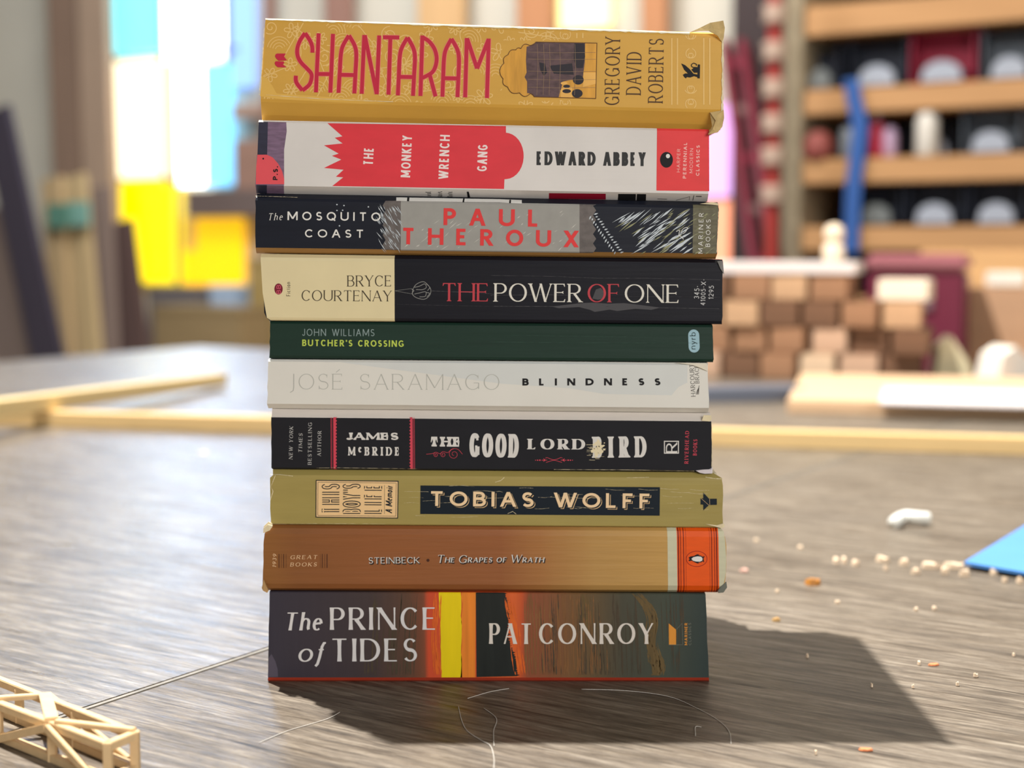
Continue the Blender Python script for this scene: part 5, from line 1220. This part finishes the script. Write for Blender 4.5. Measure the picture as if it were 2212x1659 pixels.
# second bench beyond the table, with the maroon toolbox and offcuts
b2c = Vector((1.03, 2.05, FLZ)); z2 = -.02
bb = empty('saw_bench', b2c, 'pine saw bench beyond the right side of the table', 'bench', rz=RZ)
PB2 = wm('bench_pine', (206, 168, 122))
bm = bmesh.new(); bm_box(bm, (0, 0, 0), (1.25, .55, .04), .003); bm_obj('bench_top', bm, PB2, bb, (0, 0, z2 - FLZ - .02))
for sx in (-.55, .55):
    for sy in (-.22, .22):
        bm = bmesh.new(); bm_box(bm, (0, 0, 0), (.07, .07, z2 - FLZ - .04), .003); bm_obj('leg', bm, PB2, bb, (sx, sy, (z2 - FLZ - .04) / 2))
def on_b(px, D): 
    d = ray(px, 600); p = CAM + d * (D / d.y); p.z = z2 + .0005; return p
c = on_b(1985, 2.60); tbx = empty('tool_box', c, 'maroon tool box behind the block pile', 'tool box', rz=radians(-20))
MRN = mat('maroon_metal', (104, 36, 56), .4, .4); MRL = mat('rose_metal', (160, 100, 106), .4, .4)
bm = bmesh.new(); bm_box(bm, (0, 0, 0), (.16, .12, .18), .006); bm_obj('body', bm, MRN, tbx, (0, 0, .09))
bm = bmesh.new(); bm_box(bm, (0, 0, 0), (.168, .126, .028), .008); bm_obj('lid', bm, MRL, tbx, (0, 0, .1945))
bm = bmesh.new(); bm_box(bm, (0, 0, 0), (.06, .006, .03), .002); bm_obj('latch', bm, mat('grey_latch', (120, 92, 100), .4, .4), tbx, (0, -.063, .13))
def wedge(name, px, D, w, hgt, th, m, label, cat, rz=0.0, z0=None, lean_=0.3):
    c = on_b(px, D)
    bm = bmesh.new(); P = [(-w / 2, 0), (w / 2, 0), (w * lean_, hgt * .55), (-w * .1, hgt), (-w * .35, hgt * .8)]
    f = [bm.verts.new((x, -th / 2, z)) for x, z in P]; g = [bm.verts.new((x, th / 2, z)) for x, z in P]
    bm.faces.new(f); bm.faces.new(g[::-1])
    for i in range(5): bm.faces.new((f[i], g[i], g[(i + 1) % 5], f[(i + 1) % 5]))
    bmesh.ops.recalc_face_normals(bm, faces=bm.faces[:])
    return tag(bm_obj(name, bm, m, None, c, (0, 0, rz)), label, cat)
CRW = mat('cream_offcut_wood', (232, 218, 178), .6, .2, .05); WHO = mat('white_offcut_wood', (228, 222, 210), .6, .2, .05)
wedge('wedge_offcut', 2060, 2.34, .065, .085, .04, CRW, 'cream wedge-shaped offcut in front of the maroon tool box', 'offcut')
wedge('wedge_offcut', 2185, 2.42, .09, .065, .06, WHO, 'white wedge-shaped offcut at the right edge of the photo', 'offcut', rz=.3)
for px, D, w, hgt, m, lb in ((2172, 2.66, .12, .150, wm('brown_carton', (176, 140, 110)), 'brown carton right of the maroon tool box'), (2190, 2.88, .34, .215, wm('tan_carton', (200, 160, 112)), 'wide tan carton at the right edge behind the brown carton')):
    c = on_b(px, D); c.z += hgt / 2
    tag(box('carton', c, (w, .08, hgt), m, (0, 0, -.3), None, .003), lb, 'carton')
c = on_b(2172, 2.66); c.z += .1505 + .014
tag(box('pale_offcut', c, (.06, .05, .026), WHO, (0, 0, -.1), None, .003), 'pale offcut lying on the brown carton', 'offcut')
c = on_b(2120, 2.36); c.z += .009
tag(box('orange_offcut', c, (.15, .05, .018), wm('orange_pine', (214, 160, 104)), (0, 0, -.25), None, .002), 'flat orange pine strip on the saw bench', 'offcut')

# blue sheet
BS = mat('blue_card', (84, 144, 214), .5, .3, .04, (20, 20, 20))
P = [on_t(2083, 1217, .004), on_t(2230, 1128, .004), on_t(2500, 1180, .004), on_t(2360, 1264, .004)]
V = [p + Vector((0, 0, z)) for z in (-.001, .001) for p in P]
tag(mesh_obj('blue_card', V, [(3, 2, 1, 0), (4, 5, 6, 7), (0, 1, 5, 4), (1, 2, 6, 5), (2, 3, 7, 6), (3, 0, 4, 7)], BS, origin=P[0] - Vector((0, 0, .004))), 'blue card sheet on the table at the right edge', 'card')
# chips and crumbs
def chip(px, py, wpx, hpx, m, label, th=.0015, seed=0, name='wood_chip', rot=0.0, grp='wood chips scattered on the table'):
    r_ = random.Random(seed + int(px)); c = on_t(px, py); D = c.y - CAM.y
    k = D / FPX; w = wpx * k; dpt = hpx * k / max(.08, (CAM.z / D)) * .6
    n = 9; bm = bmesh.new(); A = []; Bt = []
    for i in range(n):
        a = 2 * pi * i / n; rr_ = r_.uniform(.72, 1.05)
        x, y = w / 2 * cos(a) * rr_, dpt / 2 * sin(a) * rr_
        x, y = x * cos(rot) - y * sin(rot), x * sin(rot) + y * cos(rot)
        A.append(bm.verts.new((x, y, 0))); Bt.append(bm.verts.new((x * .85, y * .85, th * r_.uniform(.7, 1.3))))
    bm.faces.new(A[::-1]); bm.faces.new(Bt)
    for i in range(n): bm.faces.new((A[i], A[(i + 1) % n], Bt[(i + 1) % n], Bt[i]))
    return tag(bm_obj(name, bm, m, None, (c.x, c.y, .0003)), label, 'chip', grp)
CHP = mat('pale_chip', (232, 208, 180), .7, .15); CHO = mat('amber_chip', (196, 132, 58), .5, .3); CHR = mat('orange_crumb', (226, 136, 90), .6, .2); CHW = mat('white_chip', (230, 230, 222), .6, .2)
P = smooth_pts([tuple(on_t(1930, 1130, .004)), tuple(on_t(1952, 1116, .006)), tuple(on_t(1980, 1118, .006)), tuple(on_t(2005, 1120, .005))], 5)
tag(tube('foam_curl', P, .0045, CHW, n=8), 'white curled foam scrap lying right of the stack', 'scrap')
NTH = 'first second third fourth fifth sixth seventh eighth ninth tenth eleventh twelfth thirteenth last'.split()
CL = 'pale wood chip in the scattered row before the blue card'
for k, (x, y, w, h_) in enumerate(((1805, 1217, 14, 8), (1823, 1216, 12, 8), (1848, 1222, 17, 8), (1908, 1214, 34, 9), (1914, 1232, 11, 6), (1953, 1221, 22, 8), (1978, 1240, 24, 6), (2012, 1228, 46, 8), (2040, 1240, 20, 6), (2062, 1228, 52, 10), (2084, 1245, 26, 7), (2146, 1240, 20, 10), (2170, 1258, 14, 6), (2203, 1260, 18, 7))):
    chip(x, y, w, h_, CHP, 'pale wood chip, %s from the left in the scattered row before the blue card' % NTH[k], th=.003, seed=k)
chip(1756, 1263, 36, 12, CHO, 'amber brown chip right of the orange-banded book', th=.003, name='amber_chip', grp=None)
chip(1608, 1235, 22, 9, mat('rosy_chip', (214, 172, 156), .7, .15), 'rosy chip just right of the orange-banded book', name='rosy_chip', grp=None)
chip(1870, 1622, 40, 11, CHR, 'orange crumb below the shadow of the stack', th=.0007, name='orange_crumb', grp=None)
chip(2016, 1438, 28, 8, CHR, 'orange crumb right of the shadow of the stack', th=.0007, name='orange_crumb', grp=None)
chip(1677, 1342, 20, 6, mat('ochre_crumb', (216, 176, 120), .7, .15), 'ochre crumb behind the upper edge of the shadow', name='ochre_crumb', grp=None)
for k, (x, y, w) in enumerate(((2018, 1318, 12), (1978, 1320, 9), (1809, 1304, 12), (2107, 1463, 12), (2068, 1482, 8), (1985, 1437, 7), (1972, 1487, 7), (1744, 1421, 6), (1883, 1485, 6), (2190, 1418, 7), (1762, 1631, 6), (1679, 1280, 9), (440, 980, 22), (1634, 1170, 14), (1728, 1185, 12))):
    chip(x, y, w, 5, CHP, 'tiny pale crumb of sawdust on the table', seed=k + 60, name='sawdust_crumb', grp='sawdust crumbs on the table')
# loose threads
TH = mat('white_fibre', (206, 200, 190), .7, .2)
f3 = Z(560, 1440, 2.011)
for P, lb in (([(865, 172), (880, 235), (905, 280), (965, 320), (1005, 345), (1020, 400), (1018, 450)], 'thin white thread trailing to the lower edge before the stack'),
              ([(975, 180), (1030, 225), (1018, 280), (1020, 345)], 'short curved white thread in the middle of the shadow'),
              ([(1400, 98), (1600, 105), (1780, 130), (1900, 180), (1990, 230), (2040, 280), (2050, 335)], 'long curved white thread in the right part of the shadow'),
              ([(1895, 300), (1895, 262), (1920, 262)], 'tiny hooked white thread in the shadow'),
              ([(0, 330), (120, 280), (220, 250), (300, 225), (350, 198)], 'pale straight fibre at the left edge of the shadow'),
              ([(905, 138), (1000, 110), (1085, 95)], 'short pale fibre right before the bottom book')):
    tag(tube('loose_thread', [on_t(*f3(x, y), .0003) for x, y in smooth_pts(P, 6)], .00016, TH, n=5), lb, 'thread')

# balsa truss model, lower left
BAL = mat('balsa_wood', (214, 184, 140), .6, .2, .08, (200, 200, 200))
zt = .0150; zb = .0018; s = .0034
def tp(px, py, z): return on_z(px, py, z)
A, Bn = tp(233, 1612, zt), tp(-190, 1452, zt)
C, Dn = tp(291, 1588, zt), tp(-150, 1412, zt)
dn = lambda p: Vector((p.x, p.y, zb))
tr = empty('balsa_truss', (A.x, A.y, 0), 'small balsa stick truss model at the lower left corner', 'truss model')
def stick(a, b, name='stick', w=s, h=s): return beam(name, a, b, w, h, BAL, tr, bev=.0003)
stick(A, Bn, 'top_chord'); stick(C, Dn, 'top_chord'); stick(dn(A), dn(Bn), 'bottom_chord'); stick(dn(C), dn(Dn), 'bottom_chord')
stick(A, C, 'cross_stick'); stick(dn(A), dn(C), 'cross_stick')
for p in (A, C): beam('post', Vector((p.x, p.y, .0003)), Vector((p.x, p.y, zt + s / 2)), s, s, BAL, tr, up=(1, 0, 0), bev=.0003)
L_ = (Bn - A); u1 = (tp(113, 1566, zt) - A).length / L_.length
def near(u, z=zt): p = A + L_ * u; return Vector((p.x, p.y, z))
def far(u, z=zt): p = C + (Dn - C) * u; return Vector((p.x, p.y, z))
up_ = Vector((0, 0, s * .62))
stick(near(u1) + up_, far(u1 + .14) + up_, 'diagonal', .0052, .002); stick(near(u1 - .02) + up_, C + up_ * .9, 'diagonal', s, .002); stick(far(u1 + .14) + up_ * .8, near(u1 * 2.1) + up_, 'diagonal', s, .002)
out = Vector((-.36, -.93, 0)) * .0034
stick(near(u1) + out, near(.04, zb) + out, 'diagonal', .002, s); stick(near(u1) + out, near(u1 * 2.0, zb) + out, 'diagonal', .002, s); stick(far(u1 + .14) - out, far(.05, zb) - out, 'diagonal', .002, s)
for u in (u1, u1 * 2.05):
    for fn in (near, far):
        p = fn(u, .0003); beam('post', p, Vector((p.x, p.y, zt)), s * .9, s * .9, BAL, tr, up=(1, 0, 0))
